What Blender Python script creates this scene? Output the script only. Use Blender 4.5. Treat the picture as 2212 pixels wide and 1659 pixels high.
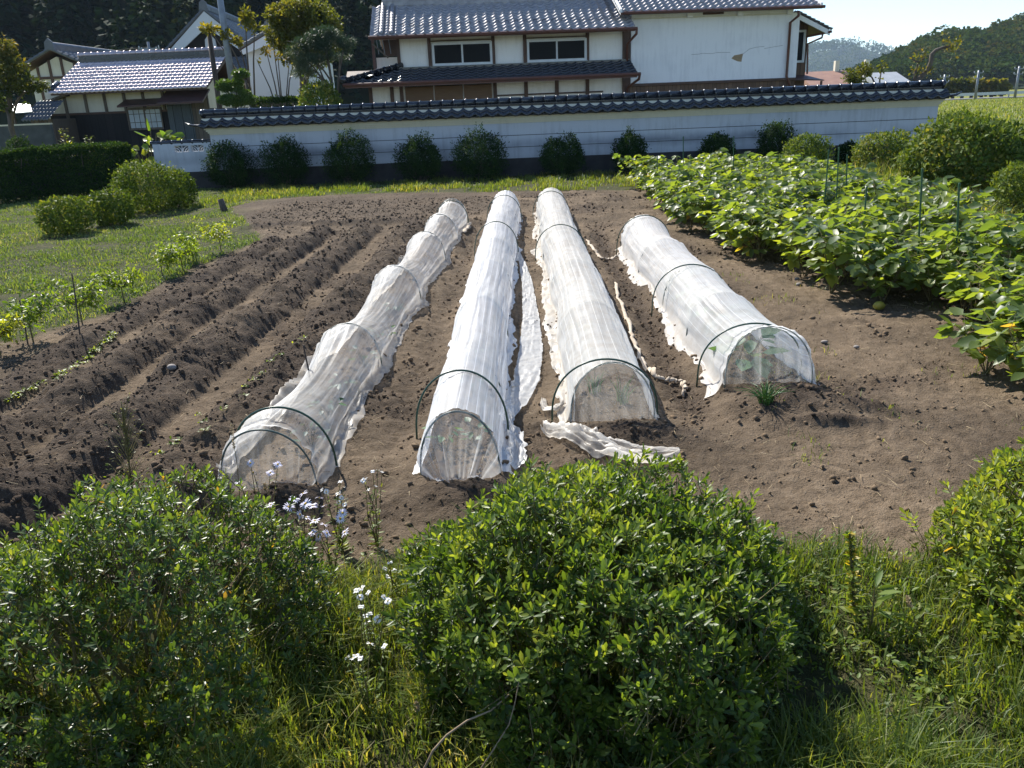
import bpy, math, random
import numpy as np
from mathutils import Vector, Matrix, Euler

sc = bpy.context.scene
for _o in list(bpy.data.objects):
    bpy.data.objects.remove(_o)
col = sc.collection

# ------------------------------------------------------------------ camera, sky, sun, exposure
PITCH, ROLL, YAW, CAM_H = math.radians(19.1), math.radians(2.3), math.radians(-1.75), 1.9
cF = Vector((math.sin(YAW) * math.cos(PITCH), math.cos(YAW) * math.cos(PITCH), -math.sin(PITCH)))
_r = Vector((math.cos(YAW), -math.sin(YAW), 0.0))
_u = _r.cross(cF)
cR = _r * math.cos(ROLL) - _u * math.sin(ROLL)
cU = _u * math.cos(ROLL) + _r * math.sin(ROLL)
cam_data = bpy.data.cameras.new("Camera")
cam_data.sensor_width = 36.0
cam_data.lens = 28.6
cam_data.clip_start = 0.05
cam_data.clip_end = 6000
cam = bpy.data.objects.new("Camera", cam_data)
M = Matrix.Identity(4)
for i in range(3):
    M[i][0], M[i][1], M[i][2] = cR[i], cU[i], -cF[i]
M[0][3], M[1][3], M[2][3] = 0.0, 0.0, CAM_H
cam.matrix_world = M
col.objects.link(cam)
sc.camera = cam

SUN_EL, SUN_AZ = math.radians(43), math.radians(-32)     # azimuth from +Y, negative = left
world = bpy.data.worlds.new("World")
sc.world = world
world.use_nodes = True
wn = world.node_tree.nodes
sky = wn.new("ShaderNodeTexSky")
sky.sky_type = 'NISHITA'
sky.sun_disc = False
sky.sun_elevation = SUN_EL
sky.sun_rotation = SUN_AZ
sky.altitude = 1500
sky.air_density = 1.0
sky.dust_density = 0.15
sky.ozone_density = 2.5
wn["Background"].inputs["Strength"].default_value = 0.115
world.node_tree.links.new(sky.outputs[0], wn["Background"].inputs["Color"])
sun_data = bpy.data.lights.new("Sun", 'SUN')
sun_data.energy = 5.0
sun_data.angle = math.radians(0.5)
sun_data.color = (1.0, 0.95, 0.86)
sun = bpy.data.objects.new("Sun", sun_data)
sd = Vector((math.sin(SUN_AZ) * math.cos(SUN_EL), math.cos(SUN_AZ) * math.cos(SUN_EL), math.sin(SUN_EL)))
sun.rotation_euler = sd.to_track_quat('Z', 'Y').to_euler()
sun.location = sd * 60
col.objects.link(sun)
sc.view_settings.view_transform = 'Standard'
sc.view_settings.look = 'None'
sc.view_settings.exposure = 0.98
sc.view_settings.gamma = 1.0
sc.cycles.max_bounces = 8
sc.cycles.transparent_max_bounces = 24
sc.cycles.use_denoising = True

# ------------------------------------------------------------------ pixel -> place helpers (pixels of a 2212 x 1659 view)
FPX = 28.6 / 36 * 2212


def ray(x, y):
    return cF + cR * ((x - 1106) / FPX) - cU * ((y - 829.5) / FPX)


def G(x, y, z=0.0):
    d = ray(x, y)
    t = (z - CAM_H) / d.z
    return Vector((d.x * t, d.y * t, z))


def A(x, y, Y):
    d = ray(x, y)
    t = Y / d.y
    return Vector((d.x * t, Y, CAM_H + d.z * t))


def LP(x, y, org, rz, yl):
    """pixel -> local point on the plane local y = yl of a frame at org turned rz"""
    d = ray(x, y)
    n = Vector((-math.sin(rz), math.cos(rz), 0))
    o = Vector((org[0], org[1], 0))
    t = (yl + n.dot(o)) / n.dot(Vector((d.x, d.y, 0)))
    p = Vector((d.x * t, d.y * t, CAM_H + d.z * t)) - o
    e = Vector((math.cos(rz), math.sin(rz), 0))
    return Vector((p.dot(e), yl, p.z))


# ------------------------------------------------------------------ noise
_perm = {}


def vnoise(x, y, seed=0):
    if seed not in _perm:
        _perm[seed] = np.random.RandomState(seed + 11).rand(256, 256)
    t = _perm[seed]
    xi, yi = np.floor(x).astype(np.int64), np.floor(y).astype(np.int64)
    fx, fy = x - xi, y - yi
    fx, fy = fx * fx * (3 - 2 * fx), fy * fy * (3 - 2 * fy)
    a, b = t[xi & 255, yi & 255], t[(xi + 1) & 255, yi & 255]
    c, d = t[xi & 255, (yi + 1) & 255], t[(xi + 1) & 255, (yi + 1) & 255]
    return (a * (1 - fx) + b * fx) * (1 - fy) + (c * (1 - fx) + d * fx) * fy - 0.5


def fbm(x, y, seed=0, octs=4, gain=0.5):
    x, y = np.asarray(x, float), np.asarray(y, float)
    s, a = 0.0, 1.0
    for o in range(octs):
        s = s + a * vnoise(x + 17.3 * o, y - 9.1 * o, seed + o)
        x, y, a = x * 2.03, y * 2.03, a * gain
    return s


# ------------------------------------------------------------------ object helpers
def tag(o, label=None, cat=None, group=None, kind=None):
    if label: o['label'] = label
    if cat: o['category'] = cat
    if group: o['group'] = group
    if kind: o['kind'] = kind
    return o


def empty(name, loc, label, cat, rz=0.0, group=None):
    o = bpy.data.objects.new(name, None)
    o.empty_display_size = 0.1
    o.location = loc
    o.rotation_euler = (0, 0, rz)
    col.objects.link(o)
    return tag(o, label, cat, group)


def npmesh(name, V, faces, mat, parent=None, attrs=None, smooth=False):
    """V (n,3); faces: list of (m,k) int arrays; attrs: {name: per-vertex float array}"""
    me = bpy.data.meshes.new(name)
    V = np.ascontiguousarray(V, np.float32)
    faces = [np.asarray(f, np.int32) for f in faces if len(f)]
    me.vertices.add(len(V))
    me.vertices.foreach_set("co", V.ravel())
    li = np.concatenate([f.ravel() for f in faces])
    tot = np.concatenate([np.full(len(f), f.shape[1], np.int32) for f in faces])
    st = np.concatenate([[0], np.cumsum(tot)[:-1]]).astype(np.int32)
    me.loops.add(len(li))
    me.loops.foreach_set("vertex_index", li)
    me.polygons.add(len(tot))
    me.polygons.foreach_set("loop_start", st)
    me.polygons.foreach_set("loop_total", tot)
    if smooth:
        me.polygons.foreach_set("use_smooth", np.ones(len(tot), bool))
    me.update(calc_edges=True)
    for k, a in (attrs or {}).items():
        at = me.attributes.new(k, 'FLOAT', 'POINT')
        at.data.foreach_set("value", np.ascontiguousarray(a, np.float32))
    me.materials.append(mat)
    o = bpy.data.objects.new(name, me)
    col.objects.link(o)
    if parent is not None:
        o.parent = parent
    return o


class MB:
    """collects plain shapes for one mesh object"""
    def __init__(s):
        s.v, s.f = [], []

    def quad(s, a, b, c, d):
        n = len(s.v); s.v += [tuple(a), tuple(b), tuple(c), tuple(d)]; s.f.append((n, n + 1, n + 2, n + 3)); return s

    def box(s, x0, x1, y0, y1, z0, z1):
        n = len(s.v)
        s.v += [(x, y, z) for z in (z0, z1) for x, y in ((x0, y0), (x1, y0), (x1, y1), (x0, y1))]
        s.f += [tuple(n + i for i in q) for q in ((3, 2, 1, 0), (4, 5, 6, 7), (0, 1, 5, 4), (1, 2, 6, 5), (2, 3, 7, 6), (3, 0, 4, 7))]
        return s

    def prism(s, pts, dvec):
        """closed polygon pts extruded along dvec"""
        n, k = len(s.v), len(pts)
        dvec = Vector(dvec)
        s.v += [tuple(p) for p in pts] + [tuple(Vector(p) + dvec) for p in pts]
        s.f.append(tuple(n + i for i in range(k))[::-1])
        s.f.append(tuple(n + k + i for i in range(k)))
        s.f += [(n + i, n + (i + 1) % k, n + k + (i + 1) % k, n + k + i) for i in range(k)]
        return s

    def tube(s, pts, rad, seg=6, caps=True, flat=1.0):
        pts = [Vector(p) for p in pts]
        if not hasattr(rad, '__len__'): rad = [rad] * len(pts)
        n = len(s.v)
        ref = None
        for i, p in enumerate(pts):
            t = (pts[min(i + 1, len(pts) - 1)] - pts[max(i - 1, 0)]).normalized()
            if ref is None:
                ref = Vector((0, 0, 1)) if abs(t.z) < 0.9 else Vector((1, 0, 0))
            a = t.cross(ref)
            if a.length < 1e-5: a = t.cross(Vector((0, 1, 0.1)))
            a.normalize()
            b = a.cross(t)
            ref = b
            for j in range(seg):
                w = 2 * math.pi * j / seg
                s.v.append(tuple(p + (a * math.cos(w) + b * math.sin(w) * flat) * rad[i]))
        for i in range(len(pts) - 1):
            for j in range(seg):
                q = n + i * seg
                s.f.append((q + j, q + (j + 1) % seg, q + seg + (j + 1) % seg, q + seg + j))
        if caps:
            s.f.append(tuple(n + j for j in range(seg))[::-1])
            s.f.append(tuple(n + (len(pts) - 1) * seg + j for j in range(seg)))
        return s

    def build(s, name, mat, parent=None, smooth=False, bevel=0.0, loc=None):
        me = bpy.data.meshes.new(name)
        me.from_pydata(s.v, [], s.f)
        if smooth:
            me.polygons.foreach_set("use_smooth", np.ones(len(s.f), bool))
        me.update()
        me.materials.append(mat)
        o = bpy.data.objects.new(name, me)
        col.objects.link(o)
        if parent is not None: o.parent = parent
        if loc is not None: o.location = loc
        if bevel:
            b = o.modifiers.new("bevel", 'BEVEL'); b.width = bevel; b.segments = 2; b.limit_method = 'ANGLE'
        return o


def copy_tree(o, parent=None):
    c = o.copy()
    col.objects.link(c)
    if parent is not None: c.parent = parent
    for ch in o.children:
        copy_tree(ch, c)
    return c


def unit(a):
    return a / np.maximum(np.linalg.norm(a, axis=-1, keepdims=True), 1e-9)


LEAF_V = {
    'ovate': np.array([(0, 0, 0), (.30, .46, 0), (.30, -.46, 0), (.30, 0, -.14), (.70, .33, 0), (.70, -.33, 0), (.70, 0, -.11), (1, 0, 0)]),
    'obovate': np.array([(0, 0, 0), (.38, .34, 0), (.38, -.34, 0), (.38, 0, -.12), (.74, .44, 0), (.74, -.44, 0), (.74, 0, -.14), (1, 0, 0)]),
    'lance': np.array([(0, 0, 0), (.30, .44, 0), (.30, -.44, 0), (.30, 0, -.12), (.62, .40, 0), (.62, -.40, 0), (.62, 0, -.12), (1, 0, 0)]),
}
LEAF_T = np.array([(0, 3, 1), (0, 2, 3), (4, 6, 7), (6, 5, 7)])
LEAF_Q = np.array([(1, 3, 6, 4), (3, 2, 5, 6)])


def leaves(P, D, N, L, W, shape='ovate', curl=0.15):
    """full leaf blades folded along the midrib"""
    D = unit(D)
    S = unit(np.cross(D, N))
    N = np.cross(S, D)
    t = LEAF_V[shape]
    L, W = L[:, None, None], W[:, None, None]
    u, v, w = t[None, :, 0:1], t[None, :, 1:2], t[None, :, 2:3]
    V = P[:, None, :] + D[:, None, :] * u * L + S[:, None, :] * v * W + N[:, None, :] * (w * W - curl * L * u * u)
    n = len(P)
    off = (np.arange(n) * 8)[:, None, None]
    return V.reshape(-1, 3), [(LEAF_T[None] + off).reshape(-1, 3), (LEAF_Q[None] + off).reshape(-1, 4)], 8


def diamonds(P, D, N, L, W):
    """one folded four-sided leaf each, for foliage a few pixels large"""
    D = unit(D)
    S = unit(np.cross(D, N))
    N = np.cross(S, D)
    L, W = L[:, None], W[:, None]
    a = P
    b = P + D * L * 0.5 + S * W * 0.5
    c = P + D * L - N * L * 0.12
    d = P + D * L * 0.5 - S * W * 0.5
    V = np.stack([a, b, c, d], 1).reshape(-1, 3)
    F = np.arange(len(P) * 4).reshape(-1, 4)
    return V, [F], 4


def sticks(P0, P1, r0, r1, seg=3):
    d = unit(P1 - P0)
    ref = np.where(np.abs(d[:, 2:3]) < 0.9, np.array([[0, 0, 1.0]]), np.array([[1.0, 0, 0]]))
    a = unit(np.cross(d, ref))
    b = np.cross(d, a)
    rings = []
    for P, r in ((P0, r0), (P1, r1)):
        r = np.broadcast_to(np.asarray(r, float), (len(P0),))[:, None]
        for j in range(seg):
            w = 2 * math.pi * j / seg
            rings.append(P + (a * math.cos(w) + b * math.sin(w)) * r)
    V = np.stack(rings, 1).reshape(-1, 3)
    t = np.array([(j, (j + 1) % seg, seg + (j + 1) % seg, seg + j) for j in range(seg)])
    F = (t[None] + (np.arange(len(P0)) * 2 * seg)[:, None, None]).reshape(-1, 4)
    return V, [F], 2 * seg


def merge(parts):
    Vs, Fs, n = [], [], 0
    for V, F in parts:
        Vs.append(V)
        Fs += [f + n for f in F]
        n += len(V)
    return np.concatenate(Vs), Fs


def rdir(rng, n):
    return unit(rng.normal(size=(n, 3)))


# ------------------------------------------------------------------ materials
class NT:
    def __init__(s, name):
        s.m = bpy.data.materials.new(name)
        s.m.use_nodes = True
        s.t = s.m.node_tree
        s.t.nodes.clear()
        s.out = s.t.nodes.new("ShaderNodeOutputMaterial")

    def n(s, typ, ins=None, **kw):
        nd = s.t.nodes.new(typ)
        for k, v in kw.items(): setattr(nd, k, v)
        for k, v in (ins or {}).items():
            if hasattr(v, 'is_output'): s.t.links.new(v, nd.inputs[k])
            else: nd.inputs[k].default_value = v
        return nd

    def pos(s):
        return s.n("ShaderNodeNewGeometry").outputs["Position"]

    def obj(s):
        return s.n("ShaderNodeTexCoord").outputs["Object"]

    def noise(s, vec, scale, detail=4, rough=0.55):
        return s.n("ShaderNodeTexNoise", {"Vector": vec, "Scale": scale, "Detail": detail, "Roughness": rough}).outputs["Fac"]

    def ramp(s, fac, stops, interp='LINEAR'):
        r = s.n("ShaderNodeValToRGB", {"Fac": fac})
        r.color_ramp.interpolation = interp
        el = r.color_ramp.elements
        while len(el) < len(stops): el.new(0.5)
        for e, (p, c) in zip(el, stops):
            e.position = p
            e.color = (*c, 1) if len(c) == 3 else c
        return r.outputs["Color"]

    def mix(s, fac, a, b, typ='MIX'):
        m = s.n("ShaderNodeMix", data_type='RGBA', blend_type=typ)
        for k, v in ((0, fac), (6, a), (7, b)):
            if hasattr(v, 'is_output'): s.t.links.new(v, m.inputs[k])
            else: m.inputs[k].default_value = (*v, 1) if isinstance(v, tuple) and len(v) == 3 else v
        return m.outputs[2]

    def math(s, op, a, b=0.0, c=0.0, clamp=False):
        m = s.n("ShaderNodeMath", operation=op, use_clamp=clamp)
        for i, v in enumerate((a, b, c)):
            if hasattr(v, 'is_output'): s.t.links.new(v, m.inputs[i])
            else: m.inputs[i].default_value = v
        return m.outputs[0]

    def attr(s, name):
        return s.n("ShaderNodeAttribute", attribute_name=name).outputs["Fac"]

    def bump(s, h, strength=0.4, dist=0.02):
        return s.n("ShaderNodeBump", {"Height": h, "Strength": strength, "Distance": dist}).outputs["Normal"]

    def pbr(s, color, rough=0.6, normal=None, spec=0.4, **ins):
        p = s.n("ShaderNodeBsdfPrincipled")
        for k, v in (("Base Color", color), ("Roughness", rough), ("Specular IOR Level", spec), *ins.items()):
            if hasattr(v, 'is_output'): s.t.links.new(v, p.inputs[k])
            else: p.inputs[k].default_value = (*v, 1) if isinstance(v, tuple) and len(v) == 3 else v
        if normal is not None: s.t.links.new(normal, p.inputs["Normal"])
        return p.outputs[0]

    def done(s, sh):
        s.t.links.new(sh, s.out.inputs["Surface"])
        return s.m


def plain(name, c1, c2=None, scale=6.0, rough=0.6, bump=0.2, spec=0.4, dist=0.01, stretch=None, metallic=0.0):
    t = NT(name)
    v = t.obj()
    if stretch:
        v = t.n("ShaderNodeMapping", {"Vector": v, "Scale": stretch}).outputs[0]
    f = t.noise(v, scale, 6)
    c2 = c2 or tuple(x * 0.75 for x in c1)
    c = t.ramp(f, [(0.3, c1), (0.7, c2)])
    return t.done(t.pbr(c, rough, t.bump(t.noise(v, scale * 3), bump, dist) if bump else None, spec, Metallic=metallic))


def leafmat(name, stops, rough=0.42, transl=0.35, spec=0.5, sat=None, vary=0.25):
    t = NT(name)
    oi = t.n("ShaderNodeObjectInfo").outputs["Random"]
    f = t.math('ADD', t.attr('tint'), t.math('MULTIPLY', t.math('SUBTRACT', oi, 0.5), vary), clamp=True)
    c = t.ramp(f, stops)
    p = t.pbr(c, rough, None, spec)
    tc = t.mix(1.0, c, (2.8, 2.5, 0.75), 'MULTIPLY')
    tr = t.n("ShaderNodeBsdfTranslucent", {"Color": tc}).outputs[0]
    m = t.n("ShaderNodeMixShader", {0: transl})
    t.t.links.new(p, m.inputs[1]); t.t.links.new(tr, m.inputs[2])
    return t.done(m.outputs[0])


def netmat(name, lo, hi, white=(0.82, 0.82, 0.80), dirt=(0.55, 0.47, 0.36), dirt_amt=0.4, threads=0.0, gloss=0.06, streak=0.55):
    """woven white netting: bare holes between threads, denser the flatter one looks along it"""
    t = NT(name)
    v = t.obj()
    fac = t.n("ShaderNodeLayerWeight", {"Blend": 0.5}).outputs["Facing"]
    op = t.n("ShaderNodeMapRange", {0: fac, 1: 0.15, 2: 0.85, 3: lo, 4: hi}).outputs[0]
    n1 = t.noise(v, 5.0, 5, 0.6)
    op = t.math('ADD', op, t.math('MULTIPLY', t.math('SUBTRACT', n1, 0.5), 0.35))
    sx_ = t.n("ShaderNodeSeparateXYZ", {0: v}).outputs[1]
    sv = t.n("ShaderNodeCombineXYZ", {0: t.math('MULTIPLY', t.attr('around'), 26.0), 1: t.math('MULTIPLY', sx_, .7), 2: 0.0}).outputs[0]
    op = t.math('ADD', op, t.math('MULTIPLY', t.math('SUBTRACT', t.noise(sv, 1.0, 4, .6), 0.5), streak))
    op = t.math('ADD', op, t.math('MULTIPLY', t.attr('hem'), 0.35))
    if threads:
        w = t.math('FRACT', t.math('MULTIPLY', t.attr('around'), 13.0))
        th = t.math('LESS_THAN', t.math('ABSOLUTE', t.math('SUBTRACT', w, 0.5)), 0.045)
        op = t.math('ADD', op, t.math('MULTIPLY', th, threads))
    op = t.math('MAXIMUM', t.math('MINIMUM', op, 0.97), 0.05)
    dn = t.n("ShaderNodeMapRange", {0: t.noise(v, 9.0, 6, 0.65), 1: 0.45, 2: 0.75, 3: 0.0, 4: dirt_amt}).outputs[0]
    dn = t.math('ADD', dn, t.math('MULTIPLY', t.attr('hem'), dirt_amt * 0.9), clamp=True)
    c = t.mix(dn, white, dirt)
    nb = t.bump(t.noise(v, 40.0, 4), 0.25, 0.01)
    d = t.n("ShaderNodeBsdfDiffuse", {"Color": c, "Normal": nb}).outputs[0]
    tr = t.n("ShaderNodeBsdfTranslucent", {"Color": c, "Normal": nb}).outputs[0]
    mx = t.n("ShaderNodeMixShader", {0: 0.62, 1: d, 2: tr}).outputs[0]
    gl = t.n("ShaderNodeBsdfGlossy", {"Color": (1, 1, 1, 1), "Roughness": 0.35, "Normal": nb}).outputs[0]
    mx = t.n("ShaderNodeMixShader", {0: gloss, 1: mx, 2: gl}).outputs[0]
    tp = t.n("ShaderNodeBsdfTransparent").outputs[0]
    return t.done(t.n("ShaderNodeMixShader", {0: op, 1: tp, 2: mx}).outputs[0])


# ------------------------------------------------------------------ terrain
RIDGES = [(-1.86, 2.6, 13.9, .20, .27), (-2.68, 2.4, 13.8, .19, .26), (-3.36, 2.6, 13.5, .17, .23), (-3.94, 3.2, 12.8, .13, .21)]
BEDS = [(-1.42, -1.27, 3.9, 14.2, .30), (-0.44, -0.45, 3.85, 14.8, .28), (0.46, 0.36, 4.6, 14.8, .32), (1.52, 1.48, 5.2, 12.2, .34)]
MOUNDS = [(1.58, 4.82, .15, .38, .26), (-0.36, 3.72, .08, .26, .13), (0.56, 4.42, .09, .36, .15), (-1.30, 3.72, .12, .20, .14), (1.75, 4.5, .05, .3, .07), (2.0, 4.75, .05, .2, .1)]
_soilview = [(-80, 750), (60, 735), (200, 690), (330, 625), (420, 575), (500, 545), (545, 520), (540, 478), (500, 448), (560, 432), (760, 419),
             (1340, 409)]
_soilbot = [(2100, 1185), (1930, 1200), (1750, 1175), (1500, 1150), (900, 1190), (740, 1200), (650, 1260), (300, 1330), (-150, 1300)]
SOIL = np.array([G(*p)[:2] for p in _soilview] + [(4.5, 18.0), (6.3, 17.5), (6.0, 12), (5.6, 6.0), (4.2, 4.2)] + [G(*p)[:2] for p in _soilbot] + [(-4.6, 3.2), (-5.2, 5)])


def poly_sd(x, y, P):
    """signed distance to polygon, positive inside"""
    x, y = np.asarray(x, float), np.asarray(y, float)
    d = np.full(x.shape, 1e9)
    ins = np.zeros(x.shape, bool)
    for i in range(len(P)):
        ax, ay = P[i]; bx, by = P[(i + 1) % len(P)]
        ex, ey = bx - ax, by - ay
        t = np.clip(((x - ax) * ex + (y - ay) * ey) / (ex * ex + ey * ey), 0, 1)
        d = np.minimum(d, (x - ax - t * ex) ** 2 + (y - ay - t * ey) ** 2)
        if abs(by - ay) > 1e-9:
            c = ((ay > y) != (by > y)) & (x < ex * (y - ay) / ey + ax)
            ins ^= c
    return np.where(ins, 1, -1) * np.sqrt(d)


def sstep(a, b, x):
    t = np.clip((x - a) / (b - a), 0, 1)
    return t * t * (3 - 2 * t)


def terrain(x, y, full=False):
    x, y = np.asarray(x, float), np.asarray(y, float)
    near = 1 - sstep(26, 40, np.hypot(x, y))
    sd = poly_sd(x, y, SOIL)
    sd = sd + 0.25 * fbm(x * 1.2, y * 1.2, 3, 3)
    soil = sstep(-0.12, 0.12, sd)
    h = 0.03 * fbm(x * 0.6, y * 0.6, 5, 3)
    wet = np.zeros(x.shape)
    rough = .32 + .75 * sstep(.02, .30, fbm(x * 1.15, y * 1.15, 45, 3))
    for xc, y0, y1, a, w in RIDGES:
        xx = x - xc + 0.10 * fbm(y * 0.9, y * 0 + xc, 21, 3)
        end = sstep(y0, y0 + .5, y) * (1 - sstep(y1 - .4, y1, y))
        q = np.clip(1 - (np.abs(xx) / w) ** 2.4, 0, 1) * end
        h = h + a * q * (0.85 + 0.7 * fbm(x * 2.2, y * 2.2, 31, 2))
        wet = np.maximum(wet, sstep(0.02, .3, q) * (0.75 + 0.5 * fbm(x * 3, y * 3, 33, 2)))
        rough = np.maximum(rough, q * 1.3)
    q = np.clip(1 - (np.abs(y - 14.25 - .1 * fbm(x, y * 0, 41, 2)) / .2) ** 2, 0, 1) * sstep(-5.2, -4.8, x) * (1 - sstep(-1.9, -1.6, x))
    h, wet, rough = h + .07 * q, np.maximum(wet, q), np.maximum(rough, q)
    for x0, x1, y0, y1, w in BEDS:
        xc = x0 + (x1 - x0) * (y - y0) / (y1 - y0)
        end = sstep(y0 - .2, y0 + .1, y) * (1 - sstep(y1 - .1, y1 + .2, y))
        q = np.clip(1 - (np.abs(x - xc) / (w + .04)) ** 4, 0, 1) * end
        h = h + .035 * q
        rough = np.maximum(rough, .5 * end * (np.abs(x - xc) < .55))
    fur = np.exp(-((x - 1.02 - .05 * fbm(y, y * 0, 51, 2)) / .13) ** 2) * sstep(4.4, 5.0, y) * (1 - sstep(12, 14, y))
    h, wet, rough = h - .07 * fur, np.maximum(wet, .8 * fur), np.maximum(rough, .8 * fur)
    fr = np.exp(-((x + .86) / .10) ** 2) * sstep(4, 4.6, y) * (1 - sstep(13, 15, y))
    h, wet = h - .04 * fr, np.maximum(wet, .35 * fr)
    for mx, my, a, rx, ry in MOUNDS:
        q = np.exp(-((x - mx) / rx) ** 2 - ((y - my) / ry) ** 2)
        h = h + a * q
        wet, rough = np.maximum(wet, q * .95), np.maximum(rough, q)
    wet = np.maximum(wet, soil * .55 * sstep(.10, .34, fbm(x * 1.15, y * 1.15, 45, 3)))
    # the raked strip of darker clods beyond the ridges and the scuffed headland in front
    wet = np.maximum(wet, soil * sstep(14.3, 15.2, y) * .55 * sstep(0.3, -1.5, x))
    h = h + soil * near * (0.022 * fbm(x * 5, y * 5, 61, 3) * (0.5 + rough) + 0.026 * rough * fbm(x * 19, y * 19, 71, 3) + 0.016 * fbm(x * 36, y * 36, 81, 2))
    h = h + (1 - soil) * near * 0.03 * fbm(x * 3, y * 3, 91, 3)
    h = h * near
    if full:
        return h, soil, np.clip(wet, 0, 1), rough
    return h


def tz(x, y):
    return float(terrain(np.array([x]), np.array([y]))[0])


def on(x, y, dz=0.0):
    return Vector((x, y, tz(x, y) + dz))


def GT(x, y):
    """pixel -> point on the lumpy ground"""
    d = ray(x, y)
    t0, t1 = (.45 - CAM_H) / d.z, (-.25 - CAM_H) / d.z
    ts = np.linspace(t0, t1, 240)
    below = CAM_H + d.z * ts < terrain(d.x * ts, d.y * ts)
    t = ts[np.argmax(below)] if below.any() else -CAM_H / d.z
    return Vector((d.x * t, d.y * t, tz(d.x * t, d.y * t)))


xs = np.concatenate([-np.geomspace(3600, 6.2, 62), np.arange(-5.6, 3.6, 0.019), np.arange(3.6, 7.0, .06), np.geomspace(7.1, 3600, 58)])
ys = np.concatenate([[-3600, -600, -200, -60, -20, -8, -3, 0, .8], np.geomspace(1.2, 24, 640), np.geomspace(24.3, 4000, 74)])
gx, gy = np.meshgrid(xs, ys)
gh, gsoil, gwet, grough = terrain(gx, gy, True)
nx, ny = len(xs), len(ys)
idx = np.arange(nx * ny).reshape(ny, nx)
gf = np.stack([idx[:-1, :-1], idx[:-1, 1:], idx[1:, 1:], idx[1:, :-1]], -1).reshape(-1, 4)

t = NT("garden earth")
P = t.pos()
n_big, n_mid, n_fine = t.noise(P, 1.3, 4), t.noise(P, 11, 5, .65), t.noise(P, 70, 4, .7)
dry = t.ramp(n_mid, [(0.25, (.108, .078, .050)), (0.5, (.160, .118, .078)), (0.75, (.220, .166, .113))])
patch = t.n('ShaderNodeMapRange', {0: t.noise(P, .9, 5, .6), 1: .40, 2: .62, 3: .62, 4: 1.18}).outputs[0]
dry = t.mix(1.0, dry, t.n('ShaderNodeCombineXYZ', {0: patch, 1: patch, 2: patch}).outputs[0], 'MULTIPLY')
wetc = t.ramp(n_mid, [(0.3, (.031, .0235, .018)), (0.55, (.060, .044, .033)), (0.8, (.108, .081, .058))])
earth = t.mix(t.attr('wet'), dry, wetc)
earth = t.mix(t.n("ShaderNodeMapRange", {0: n_fine, 1: .5, 2: .8, 3: 0, 4: .5}).outputs[0], earth, (.20, .155, .11))
gr = t.ramp(t.noise(P, 9, 6, .7), [(0.3, (.030, .034, .012)), (0.5, (.055, .058, .022)), (0.72, (.105, .090, .045))])
far = t.ramp(t.noise(t.n("ShaderNodeMapping", {"Vector": P, "Scale": (.12, .5, .3)}).outputs[0], 1.0, 6, .65), [(0.3, (.115, .135, .025)), (0.5, (.165, .175, .035)), (0.7, (.22, .205, .06))])
dist = t.n("ShaderNodeVectorMath", {0: P}, operation='LENGTH').outputs["Value"]
gr = t.mix(t.n("ShaderNodeMapRange", {0: dist, 1: 24.0, 2: 32.0, 3: 0, 4: 1}).outputs[0], gr, far)
c = t.mix(t.attr('soil'), gr, earth)
bh = t.math('ADD', t.math('MULTIPLY', n_mid, .5), n_fine)
ground_mat = t.done(t.pbr(c, .95, t.bump(bh, .9, .03), .15))
ground = npmesh("ground", np.stack([gx, gy, gh], -1).reshape(-1, 3), [gf], ground_mat, None,
                {'soil': gsoil.ravel(), 'wet': gwet.ravel()}, True)
tag(ground, "brown tilled vegetable plot with ridges, grass verge and open fields beyond", "ground", kind='structure')

# ------------------------------------------------------------------ clods and straw lying on the plot
rng = np.random.RandomState(5)


def scatter(n, x0, x1, y0, y1, keep):
    x = rng.uniform(x0, x1, n)
    y = np.exp(rng.uniform(math.log(y0), math.log(y1), n))
    h, s, w, r = terrain(x, y, True)
    k = keep(x, y, s, w, r)
    return x[k], y[k], h[k], w[k]


_ico = bpy.data.meshes.new("tmp")
import bmesh
_b = bmesh.new(); bmesh.ops.create_icosphere(_b, subdivisions=1, radius=1); _b.to_mesh(_ico); _b.free()
ICO_V = np.array([v.co[:] for v in _ico.vertices]); ICO_F = np.array([p.vertices[:] for p in _ico.polygons])
cx, cy, ch, cw = scatter(90000, -5.4, 5.5, 2.6, 18, lambda x, y, s, w, r: (s > .9) & (rng.rand(len(x)) < .10 + .8 * np.maximum(w, np.minimum(r, 1) - .42)))
n = len(cx)
R = np.minimum(rng.gamma(1.3, .0036, n) + .0022, .019) * (0.75 + .055 * cy)
sc3 = rng.uniform(.65, 1.25, (n, 1, 3)) * R[:, None, None]
V = ICO_V[None] * (1 + .22 * rng.normal(size=(n, len(ICO_V), 1))) * sc3
V = V + np.stack([cx, cy, ch + R * .25], -1)[:, None, :]
F = (ICO_F[None] + (np.arange(n) * len(ICO_V))[:, None, None]).reshape(-1, 3)
t = NT("clod earth")
cc = t.ramp(t.attr('tint'), [(0.0, (.170, .122, .078)), (0.45, (.120, .086, .057)), (1, (.046, .034, .026))])
cm = t.done(t.pbr(cc, .95, t.bump(t.noise(t.pos(), 90, 3), .6, .006), .12))
clods = npmesh("soil_clods", V.reshape(-1, 3), [F], cm, None, {'tint': np.repeat(np.clip(cw * .9 - .05 + rng.normal(0, .15, n), 0, 1), len(ICO_V))}, True)
tag(clods, "crumbs and clods of dark earth over the tilled ridges", "soil clods", kind='stuff')

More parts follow.
